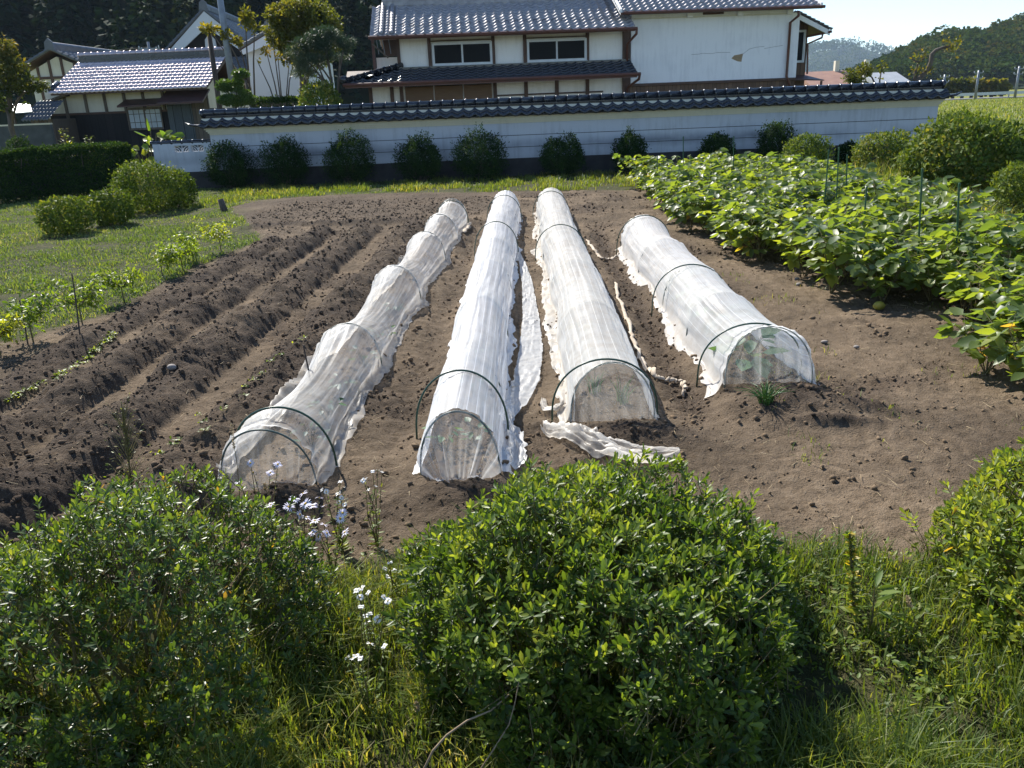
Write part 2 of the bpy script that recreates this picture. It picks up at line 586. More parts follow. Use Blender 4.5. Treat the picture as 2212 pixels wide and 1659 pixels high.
sx, sy, sh, _ = scatter(8000, -5.2, 4.6, 2.7, 17, lambda x, y, s, w, r: (s > .6) & (rng.rand(len(x)) < np.where(y < 4.2, .55, .3)))
n = len(sx)
a = rng.uniform(0, 2 * math.pi, n)
L = rng.uniform(.02, .09, n)
p0 = np.stack([sx, sy, sh + .012], -1)
p1 = p0 + np.stack([np.cos(a) * L, np.sin(a) * L, rng.uniform(-.006, .018, n)], -1)
V, F, k = sticks(p0, p1, rng.uniform(.0007, .0020, n) * (.7 + .10 * sy), .0006)
t = NT("dry straw")
straw_mat = t.done(t.pbr(t.ramp(t.attr('tint'), [(0, (.48, .38, .22)), (.6, (.36, .27, .15)), (1, (.14, .09, .05))]), .7))
tag(npmesh("dry_straw", V, F, straw_mat, None, {'tint': np.repeat(rng.rand(n), k)}), "broken dry straw and stalks scattered over the bare soil", "straw", kind='stuff')

# pale stones
stone_mat = plain("pale stone", (.30, .27, .24), (.20, .17, .15), 8, .85, .4)
for lab, px, py, r in [("grey rounded rock on the second furrow ridge", 372, 797, .045), ("small white stone by the near end of the bean bed", 1725, 617, .035),
                       ("pale flat stone beside the white one near the beans", 1722, 604, .028), ("brown pebble on the path right of the last tunnel", 1780, 741, .03),
                       ("tan chip of stone on the bare headland at right", 1850, 752, .03), ("buff stone behind the middle front bush", 1525, 1190, .02),
                       ("dark stone in the left furrow behind the tall weed", 288, 1063, .03)]:
    p = GT(px, py)
    rs = np.random.RandomState(int(px))
    V = ICO_V * rs.uniform(.75, 1.2, (1, 3)) * np.array([1.2, 1, .7]) * r * (1 + .12 * rs.normal(size=(len(ICO_V), 1)))
    o = npmesh("stone", V, [ICO_F], stone_mat, None, None, True)
    o.location = p + Vector((0, 0, r * .3))
    sb = o.modifiers.new("round", 'SUBSURF'); sb.levels = sb.render_levels = 2
    tag(o, lab, "stone")

# ------------------------------------------------------------------ grass
grass_mat = leafmat("grass blade", [(0, (.055, .095, .018)), (.45, (.105, .145, .026)), (.8, (.170, .185, .050)), (1, (.32, .27, .13))], .5, .40, .4)


def blades(P, h, w, lean, rng):
    n = len(P)
    a = rng.uniform(0, 2 * math.pi, n)
    d = np.stack([np.cos(a), np.sin(a), 0 * a], -1)
    b = a + rng.uniform(.6, 2.5, n)
    s = np.stack([np.cos(b), np.sin(b), 0 * b], -1) * (w * .5)[:, None]
    up = np.array([[0, 0, 1.0]])
    m = P + up * (h * .6)[:, None] + d * (h * lean * .3)[:, None]
    tp = P + up * (h * np.sqrt(np.clip(1 - lean * lean * .6, .1, 1)))[:, None] + d * (h * lean)[:, None]
    V = np.stack([P - s, P + s, m + s * .75, m - s * .75, tp], 1).reshape(-1, 3)
    o = (np.arange(n) * 5)[:, None]
    return V, [np.array([[0, 1, 2, 3]]) + o, np.array([[3, 2, 4]]) + o], 5


def grass(name, label, n, region, hgt, wid, lean, seed, tint=(.0, .8), cat="grass", mat=None):
    rg = np.random.RandomState(seed)
    x = rg.uniform(region[0], region[1], n)
    y = np.exp(rg.uniform(math.log(region[2]), math.log(region[3]), n)) if region[2] > 0 else rg.uniform(region[2], region[3], n)
    h, s, _, _ = terrain(x, y, True)
    clump = fbm(x * 2.2, y * 2.2, seed, 3)
    k = region[4](x, y, s, clump, rg)
    x, y, h, clump = x[k], y[k], h[k], clump[k]
    m = len(x)
    H = rg.uniform(*hgt, m) * np.clip(.85 + 1.1 * clump, .35, 1.7)
    V, F, kk = blades(np.stack([x, y, h - .005], -1), H, rg.uniform(*wid, m), rg.uniform(*lean, m), rg)
    tt = np.clip(tint[0] + (tint[1] - tint[0]) * (rg.rand(m) ** 1.3) + .35 * fbm(x * .9, y * .9, seed + 5, 3), 0, 1)
    return tag(npmesh(name, V, F, mat or grass_mat, None, {'tint': np.repeat(tt, kk)}), label, cat, kind='stuff')


grass("grass", "long tangled grass between and around the foreground bushes", 120000,
      (-2.2, 2.4, 1.55, 4.1, lambda x, y, s, c, g: (s < .55) & (g.rand(len(x)) < .55 + c)), (.05, .20), (.003, .008), (.2, .95), 7)
grass_mat2 = leafmat("meadow blade", [(0, (.062, .105, .030)), (.45, (.100, .150, .044)), (.8, (.155, .190, .072)), (1, (.27, .24, .15))], .5, .32, .5)
grass("meadow_grass", "sunlit short grass on the slope left of the tilled plot", 190000,
      (-13, -3.2, 6.0, 22.6, lambda x, y, s, c, g: (s < .5) & (g.rand(len(x)) < .75 + c)), (.02, .075), (.008, .018), (.2, 1.0), 8, (.0, .85), 'grass', grass_mat2)
grass("verge_grass", "grass strip along the foot of the white boundary wall", 70000,
      (-7.5, 8.5, 17.6, 22.8, lambda x, y, s, c, g: (s < .5) & (g.rand(len(x)) < .30 + c * 1.6)), (.03, .15), (.010, .022), (.1, .9), 9, (.05, .8))
grass("bed_grass", "rank grass between the bean bed and the clipped bushes", 40000,
      (3.2, 12, 8.0, 19.5, lambda x, y, s, c, g: (s < .5) & (g.rand(len(x)) < .6 + c)), (.10, .38), (.010, .02), (.2, .9), 10, (.1, .9))
grass("sparse_weeds", "thin weeds sprouting on the bare headland at right", 16000,
      (-.2, 4.2, 2.9, 9.0, lambda x, y, s, c, g: (s > .5) & (c > .19 - .22 * sstep(1.4, 2.4, x) * sstep(5.5, 4.2, y)) & (g.rand(len(x)) < .8) & (np.abs(x - .5) > .9)), (.015, .06), (.003, .007), (.4, 1.0), 12, (.1, .9), "weeds")
grass("field_crop", "yellow green crop in the open field beyond the wall", 130000,
      (12, 75, 29, 105, lambda x, y, s, c, g: np.abs((y * .9 + x * .25) % 1.6 - .8) < .55), (.10, .24), (.03, .07), (.3, 1.0), 13, (.1, .8), "crop")

# ------------------------------------------------------------------ building materials
def plaster(name, c, stain, z0=None, z1=None, amt=.5):
    t = NT(name)
    v = t.obj()
    n1 = t.noise(v, 1.2, 6, .65)
    streak = t.noise(t.n("ShaderNodeMapping", {"Vector": v, "Scale": (5, 5, .5)}).outputs[0], 2.0, 5, .6)
    f = t.n("ShaderNodeMapRange", {0: t.math('ADD', t.math('MULTIPLY', n1, .5), t.math('MULTIPLY', streak, .5)), 1: .48, 2: .75, 3: 0, 4: amt}).outputs[0]
    c0 = t.mix(f, c, stain)
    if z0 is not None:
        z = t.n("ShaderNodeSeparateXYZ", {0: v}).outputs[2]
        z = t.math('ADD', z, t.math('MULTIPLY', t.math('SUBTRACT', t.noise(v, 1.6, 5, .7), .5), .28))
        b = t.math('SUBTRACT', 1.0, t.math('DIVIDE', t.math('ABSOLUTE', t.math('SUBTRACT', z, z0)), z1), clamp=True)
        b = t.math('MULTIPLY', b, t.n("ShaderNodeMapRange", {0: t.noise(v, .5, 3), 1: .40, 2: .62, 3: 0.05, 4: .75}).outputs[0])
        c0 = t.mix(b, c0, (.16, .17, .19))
    return t.done(t.pbr(c0, .85, t.bump(t.noise(v, 60, 4), .15, .004), .2))


def boards(name, c1, c2, wid=.16, rough=.8, axis=0):
    t = NT(name)
    v = t.obj()
    xyz = t.n("ShaderNodeSeparateXYZ", {0: v}).outputs[axis]
    k = t.math('FRACT', t.math('DIVIDE', xyz, wid))
    gap = t.math('LESS_THAN', k, .06)
    st = (9, 9, .8) if axis == 0 else (.8, 9, 9)
    g = t.noise(t.n("ShaderNodeMapping", {"Vector": v, "Scale": st}).outputs[0], 3.0, 6, .65)
    pl = t.n("ShaderNodeTexWhiteNoise", {"W": t.math('FLOOR', t.math('DIVIDE', xyz, wid))}, noise_dimensions='1D').outputs["Value"]
    c0 = t.ramp(t.math('ADD', t.math('MULTIPLY', g, .7), t.math('MULTIPLY', pl, .3)), [(.25, c2), (.75, c1)])
    c0 = t.mix(gap, c0, (.008, .007, .006))
    return t.done(t.pbr(c0, rough, t.bump(g, .3, .006), .3))


def tilemat(name, c1, c2, rough=.30, spec=.6, metallic=0.0):
    t = NT(name)
    v = t.obj()
    c0 = t.ramp(t.noise(v, 3.5, 5, .6), [(.3, c1), (.7, c2)])
    r = t.n("ShaderNodeMapRange", {0: t.noise(v, 9, 4), 1: .3, 2: .7, 3: rough * .75, 4: rough * 1.35}).outputs[0]
    return t.done(t.pbr(c0, r, t.bump(t.noise(v, 25, 4), .12, .006), spec, Metallic=metallic))


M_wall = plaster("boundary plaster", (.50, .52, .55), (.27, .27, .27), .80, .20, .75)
M_cove = plaster("eaves plaster", (.62, .58, .45), (.42, .40, .30), None, None, .6)
M_white = plaster("house plaster", (.80, .78, .73), (.50, .47, .42), None, None, .55)
M_kura = plaster("storehouse plaster", (.76, .76, .75), (.46, .46, .47), None, None, .55)
M_grey = plaster("grey old plaster", (.60, .57, .47), (.36, .32, .24), None, None, .55)
M_far = plaster("far plaster", (.50, .53, .57), (.5, .5, .5), None, None, .3)
M_base = plain("dark footing stone", (.055, .052, .050), (.028, .027, .027), 4, .9, .4)
M_wood = plain("brown beam", (.095, .048, .028), (.055, .030, .020), 4, .6, .2, stretch=(1, 4, 1))
M_gutter = plain("brown painted gutter", (.13, .050, .032), (.09, .04, .028), 3, .45, .1)
M_old = boards("weathered boards", (.17, .14, .11), (.075, .062, .052), .17)
M_dark = boards("charred dark boards", (.028, .026, .026), (.012, .012, .013), .3)
M_brown = boards("brown boards", (.17, .105, .065), (.085, .052, .034), .14)
M_tanb = boards("tan panel boards", (.22, .13, .065), (.12, .07, .036), .5, .55, 2)
M_door = boards("blue grey door boards", (.10, .12, .13), (.05, .06, .07), .35)
M_tile = tilemat("blue black glazed tile", (.011, .013, .018), (.020, .023, .031), .20, .6)
M_htile = tilemat("silver brown roof tile", (.27, .26, .27), (.38, .36, .37), .52, .8, .6)
M_stile = tilemat("pink grey roof tile", (.50, .41, .41), (.64, .55, .54), .42, .8, .8)
M_ftile = tilemat("slate blue roof tile", (.06, .07, .085), (.10, .11, .125), .40, .5)
M_rust = plain("dark red sheet roof", (.085, .040, .034), (.05, .028, .025), 3, .5, .2)
M_alu = plain("white window frame", (.62, .64, .64), (.5, .52, .52), 5, .4, .05)
M_glass = NT("window glass"); M_glass = M_glass.done(M_glass.pbr((.008, .009, .010), .25, None, .05))
M_pane = plain("pale frosted pane", (.42, .47, .50), (.32, .37, .41), 3, .4, .05)
M_metal = plain("galvanised pole", (.24, .26, .29), (.17, .19, .22), 6, .45, .1, metallic=.3)
M_pole = plain("old dark pole", (.085, .065, .050), (.04, .032, .028), 5, .85, .3, stretch=(4, 4, .6))
M_clay = plain("exposed clay", (.34, .25, .15), (.26, .19, .11), 9, .95, .4)

c1 = lambda x, y: (.25 * x, .25 * y)
c2 = lambda x, y: (432.0 + .25 * x, .25 * y)
c3 = lambda x, y: (777.65 + .25 * x, .25 * y)
c4 = lambda x, y: (1296.1 + .25 * x, .25 * y)
c5 = lambda x, y: (1659.0 + .25 * x, .25 * y)


def tile_roof(name, parent, mat, O, U, S, N, nu, nv, pu, pv, amp=.035, lift=.03, keep=None, seg=8):
    """rows of real S-shaped pantiles: O eave corner, U along the eave, S up the slope, N roof normal"""
    O, U, S, N = (np.array(a, float) for a in (O, U, S, N))
    U, S, N = unit(U), unit(S), unit(N)
    tt = np.arange(seg + 1) / seg
    prof = np.where(tt < .72, -amp * np.sin(np.pi * tt / .72), amp * .75 * np.sin(np.pi * (tt - .72) / .28))
    Vs, Fs, k = [], [], 0
    rg = np.random.RandomState(nu * 7 + nv)
    for r in range(nv):
        for c in range(nu):
            if keep and not keep((c + .5) * pu, (r + .5) * pv): continue
            u = (c + tt) * pu + rg.normal(0, .002)
            j = rg.normal(0, .003)
            rows = ((r * pv - .012, prof - .022 + lift * .2), (r * pv - .012, prof + lift + j), ((r + 1) * pv + .01, prof + j * .5))
            for v, h in rows:
                Vs.append(O + U * u[:, None] + S * v + N * h[:, None])
            b = k * 3 * (seg + 1)
            a = np.arange(seg) + b
            for q in (0, seg + 1):
                Fs.append(np.stack([a + q, a + q + 1, a + q + seg + 2, a + q + seg + 1], -1))
            k += 1
    return npmesh(name, np.concatenate(Vs), [np.concatenate(Fs)], mat, parent)


def ridge_cap(mb, x0, x1, y, z, r, pitch):
    n = max(1, round((x1 - x0) / pitch))
    p = (x1 - x0) / n
    for i in range(n):
        a = x0 + i * p
        mb.tube([(a, y, z), (a + .02, y, z), (a + .045, y, z), (a + .05, y, z), (a + p - .002, y, z)], [r * 1.16, r * 1.2, r * 1.16, r, r * .97], 12)
    return mb


def framed_window(parent, x0, x1, z0, z1, y, n=2, fw=.045, pane=None, muntin=0):
    w = MB()
    w.box(x0, x1, y - .05, y + .03, z0, z0 + fw).box(x0, x1, y - .05, y + .03, z1 - fw, z1)
    w.box(x0, x0 + fw, y - .05, y + .03, z0 + fw, z1 - fw).box(x1 - fw, x1, y - .05, y + .03, z0 + fw, z1 - fw)
    fr = w.build("window", M_alu if pane is None else M_old, parent)
    iw = (x1 - x0 - 2 * fw) / n
    for i in range(n):
        a = x0 + fw + i * iw
        s = MB()
        f2, yo = .03, -.03 + .018 * (i % 2)
        s.box(a, a + f2, y + yo, y + yo + .02, z0 + fw, z1 - fw).box(a + iw - f2, a + iw, y + yo, y + yo + .02, z0 + fw, z1 - fw)
        s.box(a + f2, a + iw - f2, y + yo, y + yo + .02, z0 + fw, z0 + fw + f2).box(a + f2, a + iw - f2, y + yo, y + yo + .02, z1 - fw - f2, z1 - fw)
        if muntin:
            for q in range(1, muntin):
                xm = a + iw * q / muntin
                s.box(xm - .012, xm + .012, y + yo + .003, y + yo + .017, z0 + fw + f2, z1 - fw - f2)
            for q in (.34, .72):
                zm = z0 + (z1 - z0) * q
                s.box(a + f2, a + iw - f2, y + yo + .005, y + yo + .015, zm - .012, zm + .012)
        s.build("sash", M_alu if pane is None else M_old, fr)
        MB().box(a + f2 * .5, a + iw - f2 * .5, y + yo + .008, y + yo + .012, z0 + fw + .01, z1 - fw - .01).build("pane", pane or M_glass, fr)
    return fr


# ------------------------------------------------------------------ white boundary wall with tiled coping
WO, WR = (0, 22.7), math.atan(.03)
bw = empty("boundary_wall", (WO[0], WO[1], 0), "long white plastered garden wall with dark tiled coping", "wall", WR)
wx0, wx1 = -8.45, 10.92
MB().box(wx0, wx1, 0, .2, .47, 1.37).build("plaster_face", M_wall, bw)
g_ = MB()
for z in (1.06, .76): g_.box(wx0, wx1, -.004, 0, z - .007, z + .007)
g_.build("groove", M_base, bw)
MB().box(wx0 - .02, wx1 + .02, -.03, .23, 0, .465).build("footing", M_base, bw)
cv = MB()
for i in range(4): cv.box(wx0 - .03 * i, wx1 + .03 * i, -.02 - .035 * i, .22 + .035 * i, 1.372 + .045 * i, 1.417 + .045 * i)
cv.build("eaves_cove", M_cove, bw)
sl = math.atan2(.19, .27)
nt = 65
pt = (wx1 - wx0 + .3) / nt
ct = tile_roof("coping_tile", bw, M_tile, (wx0 - .15, -.27, 1.60), (1, 0, 0), (0, math.cos(sl), math.sin(sl)), (0, -math.sin(sl), math.cos(sl)), nt, 2, pt, .165, .048, .040)
tile_roof("rear_coping_tile", bw, M_tile, (wx1 + .15, .47, 1.60), (-1, 0, 0), (0, -math.cos(sl), math.sin(sl)), (0, math.sin(sl), math.cos(sl)), nt, 2, pt, .165, .034, .034, None, 5)
MB().prism([(wx0 - .14, -.24, 1.555), (wx0 - .14, .44, 1.555), (wx0 - .14, .44, 1.585), (wx0 - .14, .12, 1.79), (wx0 - .14, .08, 1.79), (wx0 - .14, -.24, 1.585)], (wx1 - wx0 + .28, 0, 0)).build("coping_bed", M_base, bw)
MB().box(wx0 - .05, wx1 + .05, .02, .18, 1.78, 1.83).box(wx0 - .03, wx1 + .03, -.01, .21, 1.832, 1.862).build("ridge_course", M_tile, bw, bevel=.006)
mu = np.linspace(0, nt * pt, nt * 8 + 1)
mt = (mu / pt) % 1.0
mh = np.where(mt < .72, -.048 * np.sin(np.pi * mt / .72), .036 * np.sin(np.pi * (mt - .72) / .28))
mv = np.concatenate([np.stack([wx0 - .15 + mu, 0 * mu - .035, 0 * mu + 1.793], -1), np.stack([wx0 - .15 + mu, 0 * mu - .045, 1.775 + mh], -1)])
mi = np.arange(len(mu) - 1)
npmesh("mortar_fill", mv, [np.stack([mi, mi + len(mu), mi + len(mu) + 1, mi + 1], -1)], M_grey, bw)
rc = ridge_cap(MB(), wx0 - .1, wx1 + .05, .1, 1.918, .098, pt)
rc.build("ridge_cap", M_tile, bw, True)
for xe, sgn in ((wx0 - .1, -1), (wx1 + .05, 1)):
    e = MB().tube([(xe, .1, 1.90), (xe + sgn * .03, .1, 1.90), (xe + sgn * .06, .1, 1.895), (xe + sgn * .1, .1, 1.88)], [.11, .135, .13, .08], 14)
    e.build("end_tile", M_tile, bw, True)
    MB().tube([(xe - sgn * .05, -.05, 1.67), (xe + sgn * .12, -.16, 1.62), (xe + sgn * .28, -.2, 1.64), (xe + sgn * .42, -.22, 1.71)], [.07, .07, .06, .03], 10, True, .5).build("corner_tile", M_tile, bw, True)

lw = empty("low_wall", (WO[0], WO[1], 0), "low white block wall with openwork blocks at the left end of the tall wall", "wall", WR)
lx0, lx1 = LP(331, 330, WO, WR, 0).x, wx0 - .022
zt = LP(385, 310, WO, WR, 0).z
ox = [LP(372, 300, WO, WR, 0).x, LP(403, 300, WO, WR, 0).x, LP(409, 300, WO, WR, 0).x, LP(436, 300, WO, WR, 0).x]
zb, zo = zt - .22, zt - .06
m_ = MB().box(lx0, lx1, .02, .14, .45, zb).box(lx0, ox[0], .02, .14, zb, zo).box(ox[1], ox[2], .02, .14, zb, zo).box(ox[3], lx1, .02, .14, zb, zo).box(lx0, lx1, .02, .14, zo, zt)
m_.build("block_face", M_wall, lw)
MB().box(lx0 - .02, lx1, 0, .16, 0, .447).build("footing", M_base, lw)
ridge_cap(MB(), lx0 - .06, lx1 + .05, .08, zt + .02, .06, .3).build("coping_tile", M_tile, lw, True)
for a, b in ((ox[0], ox[1]), (ox[2], ox[3])):
    ob = MB()
    mid = (a + b) / 2
    for s in (-1, 1):
        for rr in (.3, .62, .95):
            arc = [(mid + s * (b - a) * .5 * (1 - rr * math.cos(q)), .08, zb + (zo - zb) * rr * math.sin(q)) for q in np.linspace(.05, math.pi / 2, 7)]
            ob.tube(arc, .013, 5)
    ob.tube([(mid, .08, zb), (mid, .08, zo)], .014, 5)
    ob.build("openwork_block", M_wall, lw)

# ------------------------------------------------------------------ farmhouse
FO, FR = (0, 29.5), math.atan(.1)
fl = lambda p, yl: LP(p[0], p[1], FO, FR, yl)
fh = empty("farmhouse", (FO[0], FO[1], 0), "white two storey farmhouse with brown posts and silver tiled roofs", "house", FR)
x_l, x_r = fl(c3(325, 450), 0).x, fl(c4(262, 400), 0).x
z_u = fl(c3(1100, 300), -.75).z + .03
z_lt, z_le = fl(c3(1100, 572), -.02).z, fl(c3(1100, 690), -1.15).z
MB().box(x_l, x_r, .06, 6, z_lt - .3, z_u + .3).build("upper_wall", M_white, fh)
xg = fl(c3(90, 800), 0).x
MB().box(xg, x_r, .06, 6, 0, z_lt - .3).build("lower_wall", M_white, fh)
for cx_ in (330, 600, 1152, 1425, 1966):
    xp = fl(c3(cx_, 430), 0).x
    MB().box(xp - .055, xp + .055, -.03, .06, z_lt - .05, z_u + .12).build("post", M_wood, fh)
MB().box(x_r - .26, x_r, -.035, .06, z_lt - .05, z_u + .1).build("post", M_wood, fh)
for cx_ in (90, 275, 358, 1168, 1436, 1702, 1966):
    xp = fl(c3(cx_, 790), 0).x
    MB().box(xp - .06, xp + .06, -.03, .06, 0, z_le + .1).build("post", M_wood, fh)
MB().box(x_r - .26, x_r, -.035, .06, 0, z_le + .1).build("post", M_wood, fh)
a, b = fl(c3(382, 748), 0), fl(c3(1148, 848), 0)
for q in range(3):
    w_ = (b.x - a.x) / 3
    MB().box(a.x + q * w_ + .02, a.x + (q + 1) * w_ - .02, .0, .06, b.z, a.z).build("board_panel", M_tanb, fh, bevel=.006)
a_, b_ = fl(c3(1185, 825), 0), fl(c3(1420, 825), 0)
MB().box(fl(c3(1170, 800), 0).x, fl(c3(2100, 800), 0).x, -.01, .06, a_.z - .03, a_.z + .02).build("rail", M_wood, fh)
for (u0, v0, u1, v1) in ((618, 372, 1146, 572), (1440, 345, 1958, 540)):
    p, q = fl(c3(u0, (v0 + v0 - 22) / 2 + 8), 0), fl(c3(u1, v1 - 14), 0)
    framed_window(fh, p.x, q.x, q.z + .02, p.z - .01, -.0)
    MB().box(p.x - .03, q.x + .03, -.02, .06, p.z + .03, p.z + .06).build("lintel", M_wood, fh)
    MB().box(p.x - .03, q.x + .03, -.09, .06, q.z - .06, q.z + .018).build("window_sill", M_alu, fh)
# lower roof
ca, sa = math.cos, math.sin
s1 = math.atan2(z_lt - z_le - .02, 1.13)
xc = fl((744, 178), -1.15).x
xre = fl(c4(322, 640), -1.15).x
nu = 31
pu = (xre - xc) / nu
Sv, Nv = (0, ca(s1), sa(s1)), (0, -sa(s1), ca(s1))
hipdx = (x_l + .1 - xc)
Lr = 1.15 / ca(s1)
tile_roof("lower_roof", fh, M_tile, (xc, -1.15, z_le + .05), (1, 0, 0), Sv, Nv, nu, 5, pu, Lr / 5, .035, .035, lambda u, v: u > hipdx * v / Lr - .1)
MB().prism([(xc, -1.12, z_le - .02), (xc, -1.12, z_le + .02), (xc, .05, z_lt + .0), (xc, .05, z_lt - .06)], (xre - xc, 0, 0)).build("lower_soffit", M_wood, fh)
s2 = math.atan2(z_lt - z_le, hipdx)
tile_roof("side_roof", fh, M_tile, (xc, 4.0, z_le + .05), (0, -1, 0), (ca(s2), 0, sa(s2)), (-sa(s2), 0, ca(s2)), 19, 6, .272, hipdx / ca(s2) / 6, .035, .035, lambda u, v: (5.15 - u) > 1.15 * v * ca(s2) / hipdx - .1)
hr = MB()
for q in range(9):
    f0, f1 = q / 9, (q + 1) / 9
    P0 = Vector((xc + .02 + hipdx * f0, -1.13 + 1.13 * f0, z_le + .14 + (z_lt - z_le) * f0))
    P1 = Vector((xc + .02 + hipdx * f1, -1.13 + 1.13 * f1, z_le + .14 + (z_lt - z_le) * f1))
    hr.tube([P0, P0.lerp(P1, .2), P0.lerp(P1, .25), P1], [.10, .105, .085, .082], 10)
hr.tube([(xc - .1, -1.22, z_le + .16), (xc + .05, -1.1, z_le + .17)], [.13, .12], 10)
hr.build("hip_ridge", M_tile, fh, True)
MB().box(x_l, x_r, -.12, .06, z_lt - .02, z_lt + .06).build("flashing", M_tile, fh)
MB().tube([(xc - .05, -1.2, z_le - .0), (xre + .1, -1.2, z_le - .0)], .055, 8).box(xc, xre, -1.15, -1.1, z_le - .1, z_le + .03).build("lower_gutter", M_gutter, fh)
MB().tube([(xre + .08, -1.18, z_le), (xre + .07, -1.1, z_le - .15), (xre - .1, -.1, z_le - .4), (xre - .1, -.1, .1)], .045, 8).build("downpipe", M_gutter, fh, True)
# upper roof
ul, ur = fl((799, 82), -.75).x, fl((1372, 63), -.75).x
sU = math.atan(.45)
D = 2.5
nu = 29
pu = (ur - ul) / nu
Sv, Nv = (0, ca(sU), sa(sU)), (0, -sa(sU), ca(sU))
tile_roof("upper_roof", fh, M_htile, (ul, -.75, z_u + .06), (1, 0, 0), Sv, Nv, nu, 11, pu, D / ca(sU) / 11, .040, .048)
zr = z_u + .06 + .45 * D
tile_roof("rear_roof", fh, M_htile, (ur, -.75 + 2 * D, z_u + .06), (-1, 0, 0), (0, -ca(sU), sa(sU)), (0, sa(sU), ca(sU)), nu, 11, pu, D / ca(sU) / 11, .042, .036, None, 4)
MB().prism([(ul + .05, -.72, z_u - .03), (ul + .05, -.72, z_u + .03), (ul + .05, -.75 + D, zr - .05), (ul + .05, -.75 + 2 * D, z_u + .03), (ul + .05, -.75 + 2 * D, z_u - .05), (ul + .05, -.75 + D, zr - .2)], (ur - ul - .1, 0, 0)).build("roof_deck", M_wood, fh)
MB().prism([(x_l + .02, .06, z_u), (x_l + .02, -.75 + D, zr - .2), (x_l + .02, 4.2, z_u)], (.1, 0, 0)).build("gable", M_white, fh)
for k_ in (.62, 1.72):
    vr = MB()
    P0 = Vector((ul + pu * (k_ + .6), -.72, z_u + .12))
    for q in range(11):
        Pq = P0 + Vector(Sv) * (q * D / ca(sU) / 11)
        Pe = P0 + Vector(Sv) * ((q + 1) * D / ca(sU) / 11)
        vr.tube([Pq, Pq.lerp(Pe, .3), Pe], [.075, .07, .06], 8)
    vr.build("verge_roll", M_htile, fh, True)
rb = MB().box(ul + .35, ur - .2, -.87 + D, -.63 + D, zr - .12, zr + .42)
for z in (.0, .14, .28, .42): rb.box(ul + .33, ur - .18, -.90 + D, -.60 + D, zr + z - .015, zr + z + .012)
for i in range(34):
    xx = ul + .45 + i * (ur - ul - .8) / 33
    rb.box(xx - .012, xx + .012, -.893 + D, -.872 + D, zr + .013, zr + .405)
rb.build("ridge", M_htile, fh)
ridge_cap(MB(), ul + .3, ur - .15, -.75 + D, zr + .48, .10, .3).build("ridge_cap", M_htile, fh, True)
for i in range(24):
    P0 = Vector((ul + pu * (3.25 + i * 1.05), -.75, z_u + .10)) + Vector(Sv) * (D / ca(sU) / 11 * 2.6)
    MB().tube([P0, P0 + Vector(Nv) * .055, P0 + Vector(Nv) * .06 + Vector((.11, 0, .01)), P0 + Vector((.12, 0, 0))], .010, 5).build("snow_guard", M_tile, fh)
MB().tube([(ul - .05, -.82, z_u - .0), (ur + .06, -.82, z_u - .0)], .05, 8).box(ul, ur, -.76, -.71, z_u - .07, z_u + .05).build("upper_gutter", M_gutter, fh)
MB().tube([(ur + .04, -.8, z_u), (ur + .04, -.78, z_u - .16), (ur - .12, -.12, z_u - .42), (ur - .12, -.1, z_lt)], .042, 8).build("downpipe", M_gutter, fh, True)
# open balcony corner at the left gable
b0, b1 = fl(c3(105, 380), -.1), fl(c3(245, 500), -.05)
MB().tube([b0, b1], .03, 6).build("brace", M_old, fh)
xa = fl(c3(100, 400), .3).x
MB().box(xa, xa + .09, .3, .39, z_lt - .3, z_u + .1).build("balcony_post", M_gutter, fh)
MB().box(xa + .1, x_l - .02, .6, .64, z_lt - .05, z_lt + .42).build("balcony_panel", M_white, fh)
MB().box(x_l - .5, x_l - .01, .4, .5, z_lt + .45, z_u).build("balcony_screen", M_wood, fh)
for dx in (.28, .48, .68): MB().tube([(x_l - dx, .1, z_u + .1), (x_l - dx + .05, .1, z_lt + .5)], .014, 6).build("rod", M_metal, fh)

# ------------------------------------------------------------------ storehouse joined to its right
ku = empty("storehouse", (FO[0], FO[1], 0), "windowless white plaster storehouse with a bare clay patch right of the farmhouse", "storehouse", FR)
kx0, kx1 = fl(c4(268, 400), -.02).x, fl(c4(1640, 400), -.02).x
kz0, kzf, kz1 = fl(c4(900, 700), -.02).z, fl(c4(900, 142), -.02).z, fl(c4(900, 92), -.6).z
MB().box(kx0, kx1, -.02, 6, kz0, kz1 + .3).build("plaster_wall", M_kura, ku)
MB().box(kx0, kx1, -.05, -.022, kzf + .02, kz1 + .25).build("frieze", M_kura, ku)
MB().box(kx0 + .1, kx1, -.075, -.022, kzf - .02, kzf + .018).build("frieze_rail", M_grey, ku)
MB().box(kx0 - .05, kx1 + .25, -.12, -.0, kz0 - .09, kz0).build("skirt_rail", M_wood, ku, bevel=.01)
MB().box(kx0 - .04, kx1 + .2, -.06, 5.9, 0, kz0 - .09).build("skirt_boards", M_brown, ku)
p0, p1 = fl(c4(890, 96), -.06), fl(c4(1068, 122), -.06)
MB().box(p0.x, p1.x, -.09, -.051, p1.z, p0.z + .02).build("vent", M_wood, ku)
for cx_ in (775, 1210, 1640):
    xx = fl(c4(cx_, 110), -.06).x
    MB().box(xx - .1, xx + .1, -.16, -.051, kzf - .03, kz1 + .22).build("corbel", M_kura, ku, bevel=.02)
pp = [fl(c4(*q), -.0245) for q in ((1135, 505), (1160, 478), (1205, 470), (1238, 462), (1228, 500), (1222, 534), (1190, 530), (1165, 520))]
MB().prism(pp, (0, .003, 0)).build("bare_patch", M_clay, ku)
ck = MB()
for line in (((790, 472), (850, 468), (885, 460), (960, 464), (1010, 455), (1125, 452)), ((1236, 466), (1262, 446), (1290, 424), (1350, 408), (1420, 400)), ((1420, 420), (1500, 405), (1580, 392))):
    ck.tube([fl(c4(*q), -.022) for q in line], .0045, 4)
ck.build("crack", M_old, ku)
